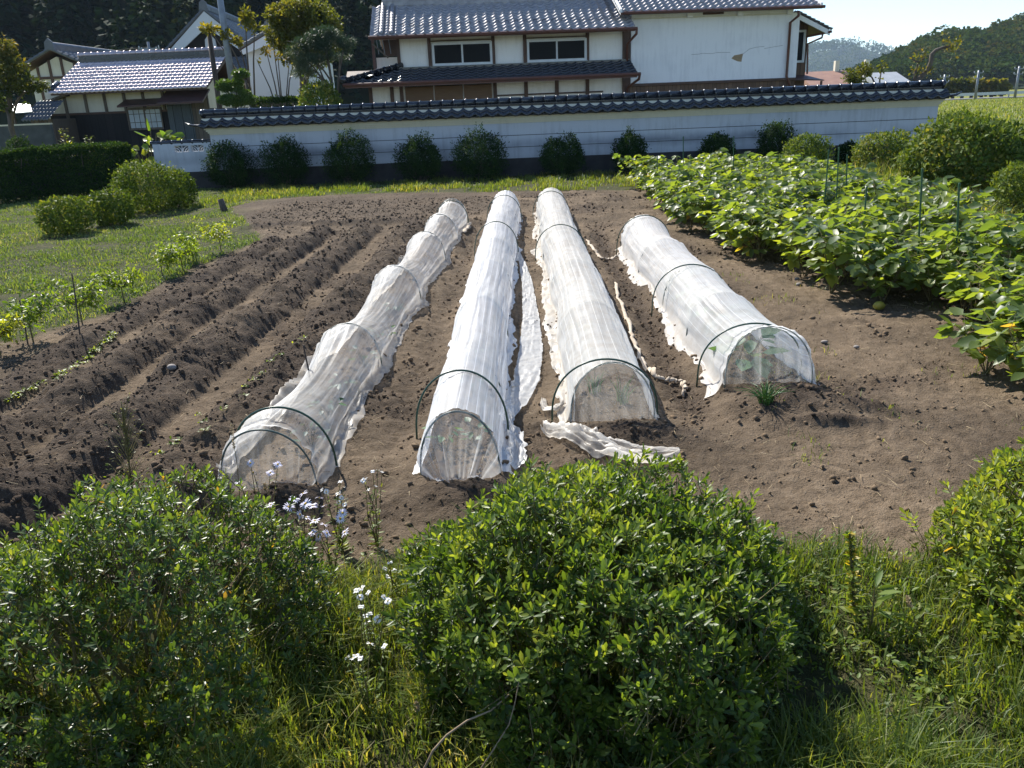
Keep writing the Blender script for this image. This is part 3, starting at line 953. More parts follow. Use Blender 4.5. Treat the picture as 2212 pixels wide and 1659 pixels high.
MB().box(kx1 + .02, fl(c4(1700, 400), .1).x, .0, .6, kz0, kz1 - .1).build("corner_pilaster", M_kura, ku)
e0, e1 = fl(c4(165, 90), -.6).x, fl(c4(1922, 84), -.6).x
nu = 26
pu = (e1 - e0) / nu
Dk = 3.4
Lk = Dk / ca(sU)
tile_roof("roof", ku, M_htile, (e0, -.6, kz1 + .06), (1, 0, 0), Sv, Nv, nu, 15, pu, Lk / 15, .040, .048)
tile_roof("rear_roof", ku, M_htile, (e1, -.6 + 2 * Dk, kz1 + .06), (-1, 0, 0), (0, -ca(sU), sa(sU)), (0, sa(sU), ca(sU)), nu, 15, pu, Lk / 15, .042, .036, None, 4)
zk = kz1 + .06 + .45 * Dk
MB().prism([(e0 + .05, -.57, kz1 - .04), (e0 + .05, -.57, kz1 + .03), (e0 + .05, -.6 + Dk, zk - .05), (e0 + .05, -.6 + 2 * Dk, kz1 + .03), (e0 + .05, -.6 + 2 * Dk, kz1 - .05), (e0 + .05, -.6 + Dk, zk - .2)], (e1 - e0 - .1, 0, 0)).build("roof_deck", M_kura, ku)
MB().tube([(e0 + .15, -.67, kz1), (e1 + .05, -.67, kz1)], .05, 8).box(e0 + .06, e1, -.6, -.56, kz1 - .05, kz1 + .05).build("gutter", M_gutter, ku)
for u_, (xs_) in enumerate((e0 + .02, e1 - .1)):
    MB().prism([(xs_, -.68, kz1 + .02), (xs_, -.68, kz1 + .12), (xs_, -.6 + Dk, zk + .12), (xs_, -.6 + Dk, zk - .02)], (.07, 0, 0)).build("bargeboard", M_kura, ku)
MB().box(e0 + .2, e1 - .2, -.75 + Dk, -.45 + Dk, zk - .1, zk + .4).build("ridge", M_htile, ku)
gp = [fl(c4(1716, 96), -.62), fl(c4(1716, 135), -.55), fl(c4(1645, 195), -.1), fl(c4(1612, 660), -.1), fl(c4(1640, 740), -.14)]
MB().tube(gp, .045, 8).build("downpipe", M_gutter, ku, True)
ax0, ax1 = fl(c4(1660, 400), 1.2).x, fl(c4(1788, 400), 1.2).x
az0, az1 = fl(c4(1730, 660), 1.2).z, fl(c4(1730, 170), 1.2).z
MB().box(ax0 - .4, ax1, 1.2, 5.5, 0, az1).build("annex_wall", M_brown, ku)
p, q = fl(c4(1668, 262), 1.2), fl(c4(1756, 540), 1.2)
framed_window(ku, p.x, q.x, q.z, p.z, 1.18, 1)
B0, B1 = fl(c4(1690, 105), .55), fl(c4(1990, 262), .55)
dn = Vector((0, 0, .16))
MB().prism([B0 - dn, B1 - dn, B1, B0], (0, .06, 0)).build("annex_bargeboard", M_kura, ku)
MB().prism([B0 - dn * .3 + Vector((0, .06, 0)), B1 - dn * .3 + Vector((0, .06, 0)), B1 + dn * .2 + Vector((0, .06, 0)), B0 + dn * .2 + Vector((0, .06, 0))], (0, 4.5, 0)).build("annex_soffit", M_wood, ku)
sA = (B0 - B1).normalized()
nA = Vector((-sA.z, 0, sA.x)); nA = nA if nA.z > 0 else -nA
tile_roof("annex_roof", ku, M_htile, B1 + Vector((0.05, -.05, .05)), (0, 1, 0), sA, nA, 17, 8, .27, (B0 - B1).length / 8, .04, .035)
MB().tube([fl(c4(1790, 316), 1.0), fl(c4(2004, 272), .5)], .04, 7).build("annex_gutter", M_gutter, ku)
MB().tube([fl(c4(1925, 292), .6), fl(c4(1918, 325), .6), fl(c4(1795, 378), 1.15), fl(c4(1790, 640), 1.15)], .035, 7).build("annex_downpipe", M_gutter, ku)
K0, K1, K2 = fl(c4(1650, 690), .7), fl(c4(1780, 655), 1.2), fl(c4(1922, 698), .5)
cm_ = MB().prism([Vector((K0.x, .35, K0.z - .02)), Vector((K2.x, .35, K2.z)), Vector((K2.x, .35, K2.z + .03)), Vector((K0.x, .35, K0.z + .03))], (0, .01, 0))
cm_.prism([Vector((K0.x, .36, K0.z - .02)), Vector((K2.x, .36, K2.z)), Vector((ax1, 1.2, K1.z)), Vector((K0.x, 1.2, K1.z))], (0, 0, .03))
cm_.build("canopy", M_rust, ku)
MB().box(K2.x - .1, K2.x - .04, .4, .46, 0, K2.z).build("canopy_post", M_gutter, ku)

# ------------------------------------------------------------------ old shed at left
SO, SR = (0, 33.7), 0.0
sl_ = lambda p, yl: LP(p[0], p[1], SO, SR, yl)
sh_ = empty("shed", (SO[0], SO[1], 0), "old outbuilding with glinting pinkish tiled roof and dark boarded wall", "shed")
sx0, sx1 = sl_(c1(405, 900), 0).x, sl_(c1(1800, 900), 0).x
zp0, zp1 = sl_(c1(800, 975), 0).z, sl_(c1(800, 800), -.7).z
MB().box(sx0, sx1, .05, 5, 0, zp0).build("boarded_wall", M_dark, sh_)
MB().box(sx0, sx1, .05, 5, zp0, zp1 + .35).build("plaster_wall", M_grey, sh_)
for cx_ in (560, 738, 905, 1075, 1240, 1412):
    xx = sl_(c1(cx_, 880), 0).x
    MB().box(xx - .05, xx + .05, -.02, .05, zp0 if cx_ != 560 else 0, zp1 + .3).build("post", M_old, sh_)
MB().box(sx0, sx1, -.012, .05, zp0 - .06, zp0 + .02).build("rail", M_wood, sh_)
p, q = sl_(c1(1090, 935), 0), sl_(c1(1425, 1115), 0)
framed_window(sh_, p.x, q.x, q.z, p.z, -.01, 2, .05, M_pane, 3)
p, q = sl_(c1(1440, 905), 0), sl_(c1(1700, 1210), 0)
MB().box(p.x, q.x, -.03, .05, .1, p.z).build("door", M_door, sh_)
MB().box(q.x + .02, sx1 + .02, -.03, .05, .1, zp1 + .2).build("end_boards", M_old, sh_)
p, q, r_ = sl_(c1(1010, 930), -.6), sl_(c1(1385, 905), -.6), sl_(c1(1385, 868), -.1)
MB().prism([(p.x, -.6, p.z), (q.x, -.6, p.z), (q.x, .05, p.z + .24), (p.x + .1, .05, p.z + .24)], (0, 0, .06)).build("awning", M_rust, sh_)
p, q = sl_(c1(1352, 905), -.9), sl_(c1(1752, 890), -.9)
MB().prism([(p.x, -.9, p.z), (q.x, -.9, p.z), (q.x, .05, p.z + .46), (p.x + .1, .05, p.z + .46)], (0, 0, .07)).build("awning", M_rust, sh_)
e0, e1 = sl_(c1(420, 800), -.7), sl_(c1(1785, 742), -.7)
ss = math.atan(.46)
Ds = 2.7
tile_roof("roof", sh_, M_stile, (e0.x, -.7, zp1 + .04), (1, 0, 0), (0, ca(ss), sa(ss)), (0, -sa(ss), ca(ss)), 34, 10, (e1.x - e0.x) / 34, Ds / ca(ss) / 10, .013, .030)
zs = zp1 + .04 + .46 * Ds
tile_roof("rear_roof", sh_, M_stile, (e1.x, -.7 + 2 * Ds, zp1 + .04), (-1, 0, 0), (0, -ca(ss), sa(ss)), (0, sa(ss), ca(ss)), 34, 10, (e1.x - e0.x) / 34, Ds / ca(ss) / 10, .03, .034, None, 4)
MB().prism([(e0.x + .04, -.66, zp1 - .05), (e0.x + .04, -.66, zp1 + .01), (e0.x + .04, -.7 + Ds, zs - .06), (e0.x + .04, -.7 + 2 * Ds, zp1), (e0.x + .04, -.7 + Ds, zs - .2)], (e1.x - e0.x - .08, 0, 0)).build("roof_deck", M_wood, sh_)
MB().box(e0.x + .1, e1.x + .1, -.82 + Ds, -.58 + Ds, zs - .06, zs + .20).box(e0.x + .08, e1.x + .12, -.85 + Ds, -.55 + Ds, zs + .06, zs + .085).build("ridge", M_tile, sh_)
ridge_cap(MB(), e0.x + .05, e1.x + .12, -.7 + Ds, zs + .25, .09, .27).build("ridge_cap", M_stile, sh_, True)
MB().tube([(e0.x - .02, -.5, zp1 + .16), (e0.x - .02, .1, zp1 + .42)], [.12, .10], 10).build("end_tile", M_tile, sh_, True)
p, q = sl_(c1(560, 815), -.3), sl_(c1(225, 930), -.3)
MB().prism([(p.x, -.3, p.z - .06), (q.x, -.3, q.z - .06), (q.x, -.3, q.z + .02), (p.x, -.3, p.z + .02)], (0, 4, 0)).build("lean_to_roof", M_old, sh_)

# ------------------------------------------------------------------ houses farther back
def gable_house(name, label, cat, Y, apex, lf, rf, wz, depth, rz, wall, tile, white=0.0, cols=22):
    a, l, r = A(*apex, Y), A(*lf, Y), A(*rf, Y)
    hw = (r.x - l.x) / 2
    rise = a.z - (l.z + r.z) / 2
    o = empty(name, (a.x, Y, 0), label, cat, rz)
    ez, az = a.z - rise, a.z
    MB().prism([(-hw * .88, .5, 0), (hw * .88, .5, 0), (hw * .88, .5, ez - .15), (0, .5, az - .3), (-hw * .88, .5, ez - .15)], (0, depth - 1, 0)).build("wall", wall, o)
    st = math.atan2(rise, hw)
    Ls = math.hypot(hw, rise)
    nr = max(6, int(Ls / .3))
    for s in (-1, 1):
        tile_roof("roof_slope", o, tile, (s * hw, 0 if s < 0 else depth, ez + .06) if s < 0 else (hw, 0, ez + .06), (0, 1, 0), (-s * ca(st), 0, sa(st)), (s * sa(st), 0, ca(st)), cols, nr, depth / cols, Ls / nr, .04, .04, None, 5)
        MB().prism([(s * hw, .02, ez - .04), (0, .02, az - .04), (0, .02, az + .03), (s * hw, .02, ez + .03)], (0, depth, 0)).build("roof_deck", M_wood, o)
        if white:
            MB().prism([(s * hw * .97, .0, ez - .06), (0, .0, az - .05), (0, .0, az - .05 - white * 1.5), (s * (hw - white * .6), .0, ez - .06 - white * .5)], (0, .12, 0)).build("bargeboard", M_far, o)
        vt = MB()
        n_ = int(Ls / .3)
        for i in range(n_):
            f0, f1 = i / n_, (i + 1) / n_
            vt.tube([(s * hw * (1 - f0), .03, ez + .09 + rise * f0), (s * hw * (1 - f1), .03, ez + .07 + rise * f1)], [.10, .08], 7)
        vt.build("verge_tile", tile, o)
    MB().box(-.16, .16, .05, depth, az + .02, az + .28).build("ridge", tile, o)
    MB().tube([(0, -.02, az + .3), (0, depth, az + .3)], .12, 8).build("ridge_cap", tile, o)
    MB().prism([(-.26, -.05, az + .0), (.26, -.05, az + .0), (.2, -.05, az + .4), (0, -.05, az + .58), (-.2, -.05, az + .4)], (0, .1, 0)).build("ridge_end_tile", tile, o)
    return o, hw, ez, az


bg, hw, ez, az = gable_house("gabled_house", "tall dark house with broad white bargeboards on its gable behind the shed", "house", 50, (440, 22), (333, 128), (548, 120), 0, 12, .10, M_dark, M_ftile, .55, 26)
MB().prism([(-hw * .13, .42, az - 2.6), (hw * .13, .42, az - 2.6), (hw * .10, .42, az - 1.5), (0, .42, az - 1.2), (-hw * .1, .42, az - 1.5)], (0, .1, 0)).build("gable_panel", M_far, bg)
pz = ez - .35
MB().prism([(-hw * .95, -.9, pz - .55), (hw * .95, -.9, pz - .55), (hw * .8, .5, pz + .25), (-hw * .8, .5, pz + .25)], (0, 0, .08)).build("pent_roof", M_ftile, bg)
tile_roof("pent_tile", bg, M_ftile, (-hw * .95, -.92, pz - .4), (1, 0, 0), (0, .87, .5), (0, -.5, .87), 20, 5, hw * 1.9 / 20, .31, .04, .04, None, 5)
nb, hw, ez, az = gable_house("neighbour_house", "far house with white plaster gable and pale ridge above the shed roof", "house", 46, (108, 108), (38, 150), (182, 142), 0, 14, .02, M_grey, M_ftile, 0, 30)
for x_ in (-.62, -.25, .12, .5): MB().box(hw * x_ - .06, hw * x_ + .06, .42, .5, 0, ez + (1 - abs(x_)) * (az - ez) - .25).build("post", M_wood, nb)
MB().box(-hw * .85, hw * .85, .41, .5, ez - .55, ez - .42).build("rail", M_wood, nb)
gs, hw, ez, az = gable_house("gabled_storehouse", "white gabled storehouse half hidden behind the autumn tree", "storehouse", 42, (582, 68), (512, 108), (652, 102), 0, 9, .05, M_far, M_ftile, .32, 22)
MB().box(-hw * .9, hw * .9, .40, .49, 0, 2.55).build("skirt_boards", M_old, gs)
MB().box(-.3, .3, .44, .5, ez + .1, ez + .5).build("vent", M_dark, gs)

# low tiled outhouse and grey fence wall at the far left
oh = empty("outhouse", (0, 31.5, 0), "little tile roofed outhouse with a glaring tin sheet left of the shed", "outhouse")
p, q = A(*c1(160, 1040), 31.5), A(*c1(400, 1030), 31.5)
MB().box(p.x + .1, q.x - .1, .6, 2.4, 0, p.z).build("wall", M_old, oh)
so = math.atan(.5)
tile_roof("roof", oh, M_ftile, (p.x, .2, p.z), (1, 0, 0), (0, ca(so), sa(so)), (0, -sa(so), ca(so)), 8, 5, (q.x - p.x) / 8, .3, .035, .035)
p, q = A(*c1(70, 985), 32.2), A(*c1(232, 900), 33.2)
M_tin = plain("bright tin", (.75, .76, .78), (.65, .66, .68), 3, .28, .05, .6, metallic=.9)
MB().prism([(p.x, .6, p.z), (p.x + 1.0, .6, p.z + .03), (q.x, 1.9, q.z), (q.x - .75, 1.9, q.z)], (0, 0, .03)).build("tin_sheet", M_tin, oh)
MB().box(p.x + .1, p.x + .2, .7, .8, 0, p.z).box(p.x + .8, p.x + .9, .7, .8, 0, p.z).build("post", M_old, oh)
fw = empty("block_wall", (0, 30.2, 0), "dark grey block wall behind the clipped hedge at far left", "wall")
p, q = A(*c1(-60, 1085), 30.2), A(*c1(432, 1075), 30.2)
MB().box(p.x, q.x, 0, .15, 0, q.z).build("block_face", plain("grey block", (.085, .095, .10), (.05, .056, .06), 3, .9, .3), fw)
MB().box(p.x, q.x, -.02, .17, q.z, q.z + .05).build("capping", M_grey, fw)

# brown and grey roofs far behind the right end of the wall
def far_barn(label, Y, l, r, h, c):
    a, b = A(*l, Y), A(*r, Y)
    o = empty("far_barn", (a.x, Y, 0), label, "barn")
    w_ = b.x - a.x
    MB().box(.3, w_ - .3, .5, 7, 0, a.z - .2).build("wall", M_grey, o)
    MB().prism([(0, 0, a.z - .3), (0, 4, a.z + h), (0, 8, a.z - .3)], (w_, 0, 0)).build("roof", c, o)
    return o


fb = far_barn("far barn with reddish brown roof seen over the right end of the wall", 62, c5(395, 725), c5(830, 718), .9, plain("red brown roof", (.30, .17, .12), (.22, .12, .09), 2, .7, .2))
for k_ in (.22, .5): MB().box(1, 1.3, 3.8, 4.2, 2.4, 3.6).build("roof_vent", M_grey, fb, loc=(k_ * 8, 0, .3))
far_barn("far grey sheet metal roof behind the bare bent tree", 75, c5(960, 705), c5(1270, 700), .8, plain("grey sheet roof", (.32, .34, .36), (.25, .27, .29), 2, .6, .2))

# ------------------------------------------------------------------ poles and wires
def pole(name, label, p0, p1, r, mat, arms=(), cat="utility pole"):
    o = empty(name, (p0.x, p0.y, 0), label, cat)
    MB().tube([(0, 0, 0), (p1.x - p0.x, p1.y - p0.y, p1.z)], [r, r * .75], 10).build("shaft", mat, o, True)
    for z, hw_, rz in arms:
        f = z / p1.z
        cr = MB().box(-hw_, hw_, -.05, .05, z - .05, z + .05).build("cross_arm", M_metal, o)
        cr.location = ((p1.x - p0.x) * f, 0, 0); cr.rotation_euler = (0, 0, rz)
        for s in (-.9, 0, .9): MB().tube([(s * hw_, 0, z + .05), (s * hw_, 0, z + .18), (s * hw_, 0, z + .24)], [.03, .05, .03], 6).build("insulator", M_far, o)
    return o


pp_ = A(500, 170, 31)
pole("utility_pole", "slim galvanised pole rising out of the photo in front of the gabled house", Vector((pp_.x + .02, 31, 0)), Vector((pp_.x - .02, 31, 9.0)), .13, M_metal)
pp_ = A(470, 205, 31.5)
pole("wooden_post", "dark wooden post with a leaning top right of the shed", Vector((pp_.x, 31.5, 0)), Vector((A(451, 70, 31.5).x, 31.5, A(451, 70, 31.5).z)), .11, M_pole, cat="post")
pp_ = A(*c1(1300, 490), 75)
pole("utility_pole", "distant pole with crossarms against the dark hill above the shed", Vector((pp_.x, 75, 0)), Vector((pp_.x, 75, A(*c1(1293, 360), 75).z)), .14, M_metal, ((A(*c1(1293, 420), 75).z, .95, 0), (A(*c1(1293, 432), 75).z, .7, .8)))
for lab, bx, by, tx, ty in (("leftmost small pole by the brown trees beyond the wall end", 2036, 205, 2036, 161), ("far pole with crossarms in front of the brown trees", 2107, 208, 2113, 152), ("tallest far pole at the right edge beyond the field", 2192, 211, 2200, 143)):
    b_ = A(bx, by, 108)
    t_ = A(tx, ty, 108)
    pole("utility_pole", lab, Vector((b_.x, 108, 0)), Vector((b_.x, 108, t_.z)), .16, M_metal, ((t_.z - .3, .6, .3), (t_.z - .9, .6, .3)))
wm = plain("wire", (.03, .03, .03), None, 5, .6, 0)
wl = A(*c1(1293, 418), 75)
for i, (lab, dz, x0) in enumerate((("upper overhead wire crossing the dark hill at left", .12, -75), ("lower overhead wire crossing the dark hill at left", -.25, -75))):
    pts = [(wl.x + (x0 - wl.x) * f, 75, wl.z + dz + 1.5 * f - 1.2 * math.sin(math.pi * f)) for f in np.linspace(0, 1, 16)]
    tag(MB().tube(pts, .022, 4).build("overhead_wire", wm), lab, "wire")

# road, guard rail
tag(MB().box(-60, 260, 111, 116, -.02, .10).build("road", plain("pale asphalt", (.20, .20, .20), (.16, .16, .16), 1, .9, .1)), "pale road crossing behind the fields", "road", kind='structure')
gr_ = empty("guard_rail", (0, 110.4, 0), "long pale guard rail along the far road", "guard rail")
MB().box(20, 200, 0, .08, .45, .8).build("rail", M_alu, gr_)
for i in range(30): MB().box(25 + i * 4, 25.12 + i * 4, .09, .2, 0, .75).build("post", M_metal, gr_)

# ------------------------------------------------------------------ planting
G_AZ = [(0, (.032, .064, .012)), (.35, (.066, .112, .020)), (.7, (.115, .168, .030)), (.93, (.18, .21, .045)), (1, (.30, .16, .03))]
leaf_az = leafmat("azalea leaf", G_AZ, .42, .42, .42)
leaf_gl = leafmat("glossy azalea leaf", G_AZ, .40, .36, .55)
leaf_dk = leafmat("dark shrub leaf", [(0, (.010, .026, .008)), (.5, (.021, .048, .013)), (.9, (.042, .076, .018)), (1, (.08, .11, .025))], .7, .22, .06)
leaf_md = leafmat("clipped bush leaf", [(0, (.038, .070, .012)), (.5, (.075, .118, .020)), (.9, (.125, .160, .030)), (1, (.20, .20, .05))], .6, .24, .12)
leaf_yl = leafmat("yellow green leaf", [(0, (.060, .11, .012)), (.5, (.12, .17, .02)), (.85, (.22, .24, .03)), (1, (.36, .28, .04))], .45, .45, .4)
leaf_bn = leafmat("bean leaf", [(0, (.055, .095, .028)), (.40, (.098, .145, .034)), (.70, (.155, .20, .036)), (.86, (.20, .235, .03)), (.96, (.32, .29, .04)), (1, (.30, .20, .06))], .44, .48, .55, vary=.12)
leaf_au = leafmat("autumn leaf", [(0, (.035, .055, .014)), (.45, (.075, .088, .018)), (.8, (.15, .13, .022)), (1, (.26, .17, .02))], .6, .38, .2)
leaf_mp = leafmat("maple leaf", [(0, (.035, .055, .015)), (.5, (.075, .082, .02)), (.8, (.15, .11, .02)), (1, (.24, .095, .02))], .6, .30, .2)
leaf_pn = leafmat("pine needle", [(0, (.020, .045, .026)), (.6, (.055, .085, .050)), (1, (.12, .14, .08))], .5, .15, .4)
leaf_tp = leafmat("topiary needle", [(0, (.025, .060, .014)), (.6, (.055, .105, .020)), (1, (.10, .15, .03))], .5, .25, .3)
bark = plain("grey brown bark", (.14, .11, .085), (.06, .048, .038), 14, .9, .5, stretch=(1, 1, .3))
stem_m = plain("green brown stem", (.16, .14, .05), (.10, .075, .035), 12, .7, .2)
twig_m = plain("dry brown twig", (.30, .23, .15), (.16, .11, .07), 10, .8, .2)


def mottle(P, s, seed):
    return fbm(P[:, 0] * s + P[:, 2] * .7 * s, P[:, 1] * s - P[:, 2] * .9 * s + 7, seed, 3)


def azalea(name, label, c, R, nsh, seed, lo=-.35, lsize=(.029, .051), mat=None, tint=(.08, .9), wob=.16, group=None, core=True, twigs=60, holes=.0):
    """bush of leafy shoots: whorls of leaves at the tip of every shoot, on a lumpy dome with thinner layers inside"""
    rg = np.random.RandomState(seed)
    o = empty(name, c, label, "bush", 0, group)
    R = np.array(R, float)
    d = rdir(rg, nsh * 2)
    d = d[d[:, 2] > lo][:nsh]
    n = len(d)
    lump = 1 + wob * fbm(d[:, 0] * 2.6 + d[:, 2], d[:, 1] * 2.6 - d[:, 2], seed, 3) + .06 * rg.normal(size=n) * (rg.rand(n) < .25)
    depth = np.where(rg.rand(n) < .5, 1.0, rg.uniform(.62, .98, n))
    P = d * R * (lump * depth)[:, None]
    P[:, 2] = P[:, 2] + R[2] * .0
    if holes:
        k = mottle(P, 5.0, seed + 3) > -holes
        P, d = P[k], d[k]; n = len(P)
    ax = unit(unit(d / R) * .55 + np.array([[0, 0, .75]]) + .35 * rg.normal(size=(n, 3)))
    base = unit(np.cross(ax, rg.normal(size=(n, 3))))
    side = np.cross(ax, base)
    shl = rg.uniform(.05, .09, n) * (lsize[1] / .046)
    k = 10
    LP_, LD, LN, LL, LT = [], [], [], [], []
    t0 = np.clip(tint[0] + (tint[1] - tint[0]) * rg.rand(n) + .45 * mottle(P, 4, seed + 9), 0, .93)
    for j in range(k):
        w = j * 2.4 + rg.uniform(0, .5, n)
        rad = base * np.cos(w)[:, None] + side * np.sin(w)[:, None]
        el = np.radians(24 + 46 * j / (k - 1)) + rg.normal(0, .16, n)
        D = ax * np.cos(el)[:, None] + rad * np.sin(el)[:, None]
        LP_.append(P - ax * (shl * .62 * j / (k - 1))[:, None]); LD.append(D); LN.append(ax - D * np.sum(ax * D, 1)[:, None] + .15 * rg.normal(size=(n, 3)))
        LL.append(rg.uniform(*lsize, n) * (.72 + .28 * math.sin(math.pi * (j + 1) / k))); LT.append(np.where(rg.rand(n) < .012, 1.0, np.clip(t0 + (.12 - .03 * j) + .08 * rg.normal(size=n), 0, .94)))
    P_, D_, N_ = np.concatenate(LP_), np.concatenate(LD), np.concatenate(LN)
    L_, T_ = np.concatenate(LL), np.concatenate(LT)
    V, F, kk = leaves(P_, D_, N_, L_, L_ * rg.uniform(.33, .42, len(L_)), 'obovate', .10)
    npmesh("foliage", V, F, mat or leaf_az, o, {'tint': np.repeat(T_, kk)}, True)
    V1, F1, _ = sticks(P - ax * shl[:, None] * 1.6, P, .0022, .0013)
    parts = [(V1, F1)]
    g0 = np.stack([rg.normal(0, R[0] * .18, twigs), rg.normal(0, R[1] * .18, twigs), np.full(twigs, R[2] * lo * .9)], -1)
    sel = rg.choice(n, twigs)
    q = P[sel] * .9
    m1 = g0 * .5 + q * .5 + rg.normal(0, .05, (twigs, 3)) * R.mean()
    for a_, b_, r0, r1 in ((g0, m1, .009, .006), (m1, q, .006, .0025)):
        V2, F2, _ = sticks(a_, b_, r0 * R.mean() / .6, r1 * R.mean() / .6, 5)
        parts.append((V2, F2))
    V2, F2 = merge(parts)
    npmesh("stems", V2, F2, stem_m, o)
    return o


def bush(name, label, c, R, n, seed, size, mat, tint=(.05, .85), lo=-.8, wob=.18, group=None, flat=0.0, power=2.0, cat="bush", shell=.72, trunk=True):
    """smaller clipped shrub: leaf-sized faces through the outer part of the crown"""
    rg = np.random.RandomState(seed)
    o = empty(name, c, label, cat, 0, group)
    R = np.array(R, float)
    d = rdir(rg, n * 2)
    d = d[d[:, 2] > lo][:n]
    m = len(d)
    if power != 2.0:
        d = d / (np.sum(np.abs(d) ** power, 1) ** (1 / power))[:, None]
    lump = 1 + wob * fbm(d[:, 0] * 3 + d[:, 2], d[:, 1] * 3 - d[:, 2], seed, 3) + .10 * np.abs(rg.normal(size=m)) * (rg.rand(m) < .16)
    rr = shell + (1 - shell) * rg.rand(m) ** .6
    P = d * R * (lump * rr)[:, None]
    D = unit(d * .5 + np.array([[0, 0, .45]]) + .8 * rg.normal(size=(m, 3)))
    N = unit(d + np.array([[0, 0, .25]]) + .38 * rg.normal(size=(m, 3)))
    L = rg.uniform(.7, 1.35, m) * size
    V, F, k = diamonds(P, D, N, L, L * .52)
    T = np.clip(tint[0] + (tint[1] - tint[0]) * rg.rand(m) + .5 * mottle(P, 3.0 / R.mean(), seed + 9), 0, 1)
    npmesh("foliage", V, F, mat, o, {'tint': np.repeat(T, k)})
    if trunk:
        s = 14
        p0 = np.stack([rg.normal(0, R[0] * .12, s), rg.normal(0, R[1] * .12, s), np.full(s, -c[2])], -1)
        sel = rg.choice(m, s)
        V2, F2, _ = sticks(p0, P[sel] * .85, R.mean() * .02, R.mean() * .008, 5)
        npmesh("stems", V2, F2, bark, o)
    return o


# the three azaleas nearest the photographer
azalea("azalea_bush", "big dense azalea in the middle foreground below the netted tunnels", (.22, 2.47, .14), (.68, .70, .475), 5000, 101, lo=-.75, wob=.34)
azalea("azalea_bush", "open leggy azalea at the lower left with glinting leaves", (-1.47, 2.42, .15), (.68, .70, .485), 5400, 102, lo=-.75, wob=.34, lsize=(.022, .040), tint=(.05, .75), holes=.2, mat=leaf_gl, twigs=110)
azalea("azalea_bush", "paler azalea cut by the right edge in the foreground", (2.22, 2.50, .14), (.66, .86, .45), 4200, 103, lo=-.7, lsize=(.030, .052), tint=(.45, 1.05))

# round dark shrubs in the shade of the white wall
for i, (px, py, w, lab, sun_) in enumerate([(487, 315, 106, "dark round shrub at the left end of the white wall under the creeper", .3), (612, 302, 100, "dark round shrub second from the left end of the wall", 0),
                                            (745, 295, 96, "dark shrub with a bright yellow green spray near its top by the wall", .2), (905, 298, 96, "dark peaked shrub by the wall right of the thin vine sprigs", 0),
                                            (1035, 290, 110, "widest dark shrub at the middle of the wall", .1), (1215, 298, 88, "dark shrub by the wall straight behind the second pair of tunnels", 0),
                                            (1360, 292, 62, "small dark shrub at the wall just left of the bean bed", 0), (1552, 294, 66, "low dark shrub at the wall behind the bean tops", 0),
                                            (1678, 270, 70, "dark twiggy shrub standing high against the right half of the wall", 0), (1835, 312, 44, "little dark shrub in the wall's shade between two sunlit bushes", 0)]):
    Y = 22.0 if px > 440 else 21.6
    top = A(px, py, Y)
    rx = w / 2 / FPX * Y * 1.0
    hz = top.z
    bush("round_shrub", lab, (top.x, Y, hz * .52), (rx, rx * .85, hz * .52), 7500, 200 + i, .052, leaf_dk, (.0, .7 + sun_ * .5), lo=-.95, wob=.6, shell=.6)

# sunlit clipped azaleas and other bushes
for i, (lab, px, pyt, Y, rx, ry, n, size, tn) in enumerate([
    ("low sunlit azalea nearest the tilled ridges left of the plot", 135, 428, 14.3, .43, .4, 3200, .062, (.1, 1.0)),
    ("small rounded azalea between the low one and the twin bush at left", 234, 413, 15.3, .38, .36, 3200, .060, (.0, .7)),
    ("large domed bush of olive leaves in front of the hedge end", 305, 354, 17.2, .66, .6, 6500, .056, (.1, .8)),
    ("smaller dome leaning on the right of the olive bush", 378, 370, 17.9, .36, .42, 3400, .056, (.0, .7)),
    ("sunlit bush with long shoots behind the bean bed", 1745, 294, 19.6, .52, .45, 3600, .068, (.2, .95)),
    ("sunlit bush with grass growing through it near the wall's right end", 1922, 288, 19.8, .72, .6, 4800, .068, (.25, 1.0)),
    ("low bush in the gap past the right end of the wall", 2068, 246, 24.5, .95, .8, 6000, .07, (.1, .8)),
    ("big clipped azalea dome above the bean bed at right", 2105, 262, 15.2, 1.02, .95, 15000, .082, (.05, 1.0)),
    ("leafy bush cut off by the right edge below the big dome", 2222, 355, 12.6, .42, .42, 5000, .05, (.3, 1.0))]):
    top = A(px, pyt, Y)
    bush("clipped_bush", lab, (top.x, Y, top.z * .5), (rx, ry, top.z * .52), n, 300 + i, size, leaf_md, tn, lo=-.95, wob=.26, power=2.3, shell=.66)


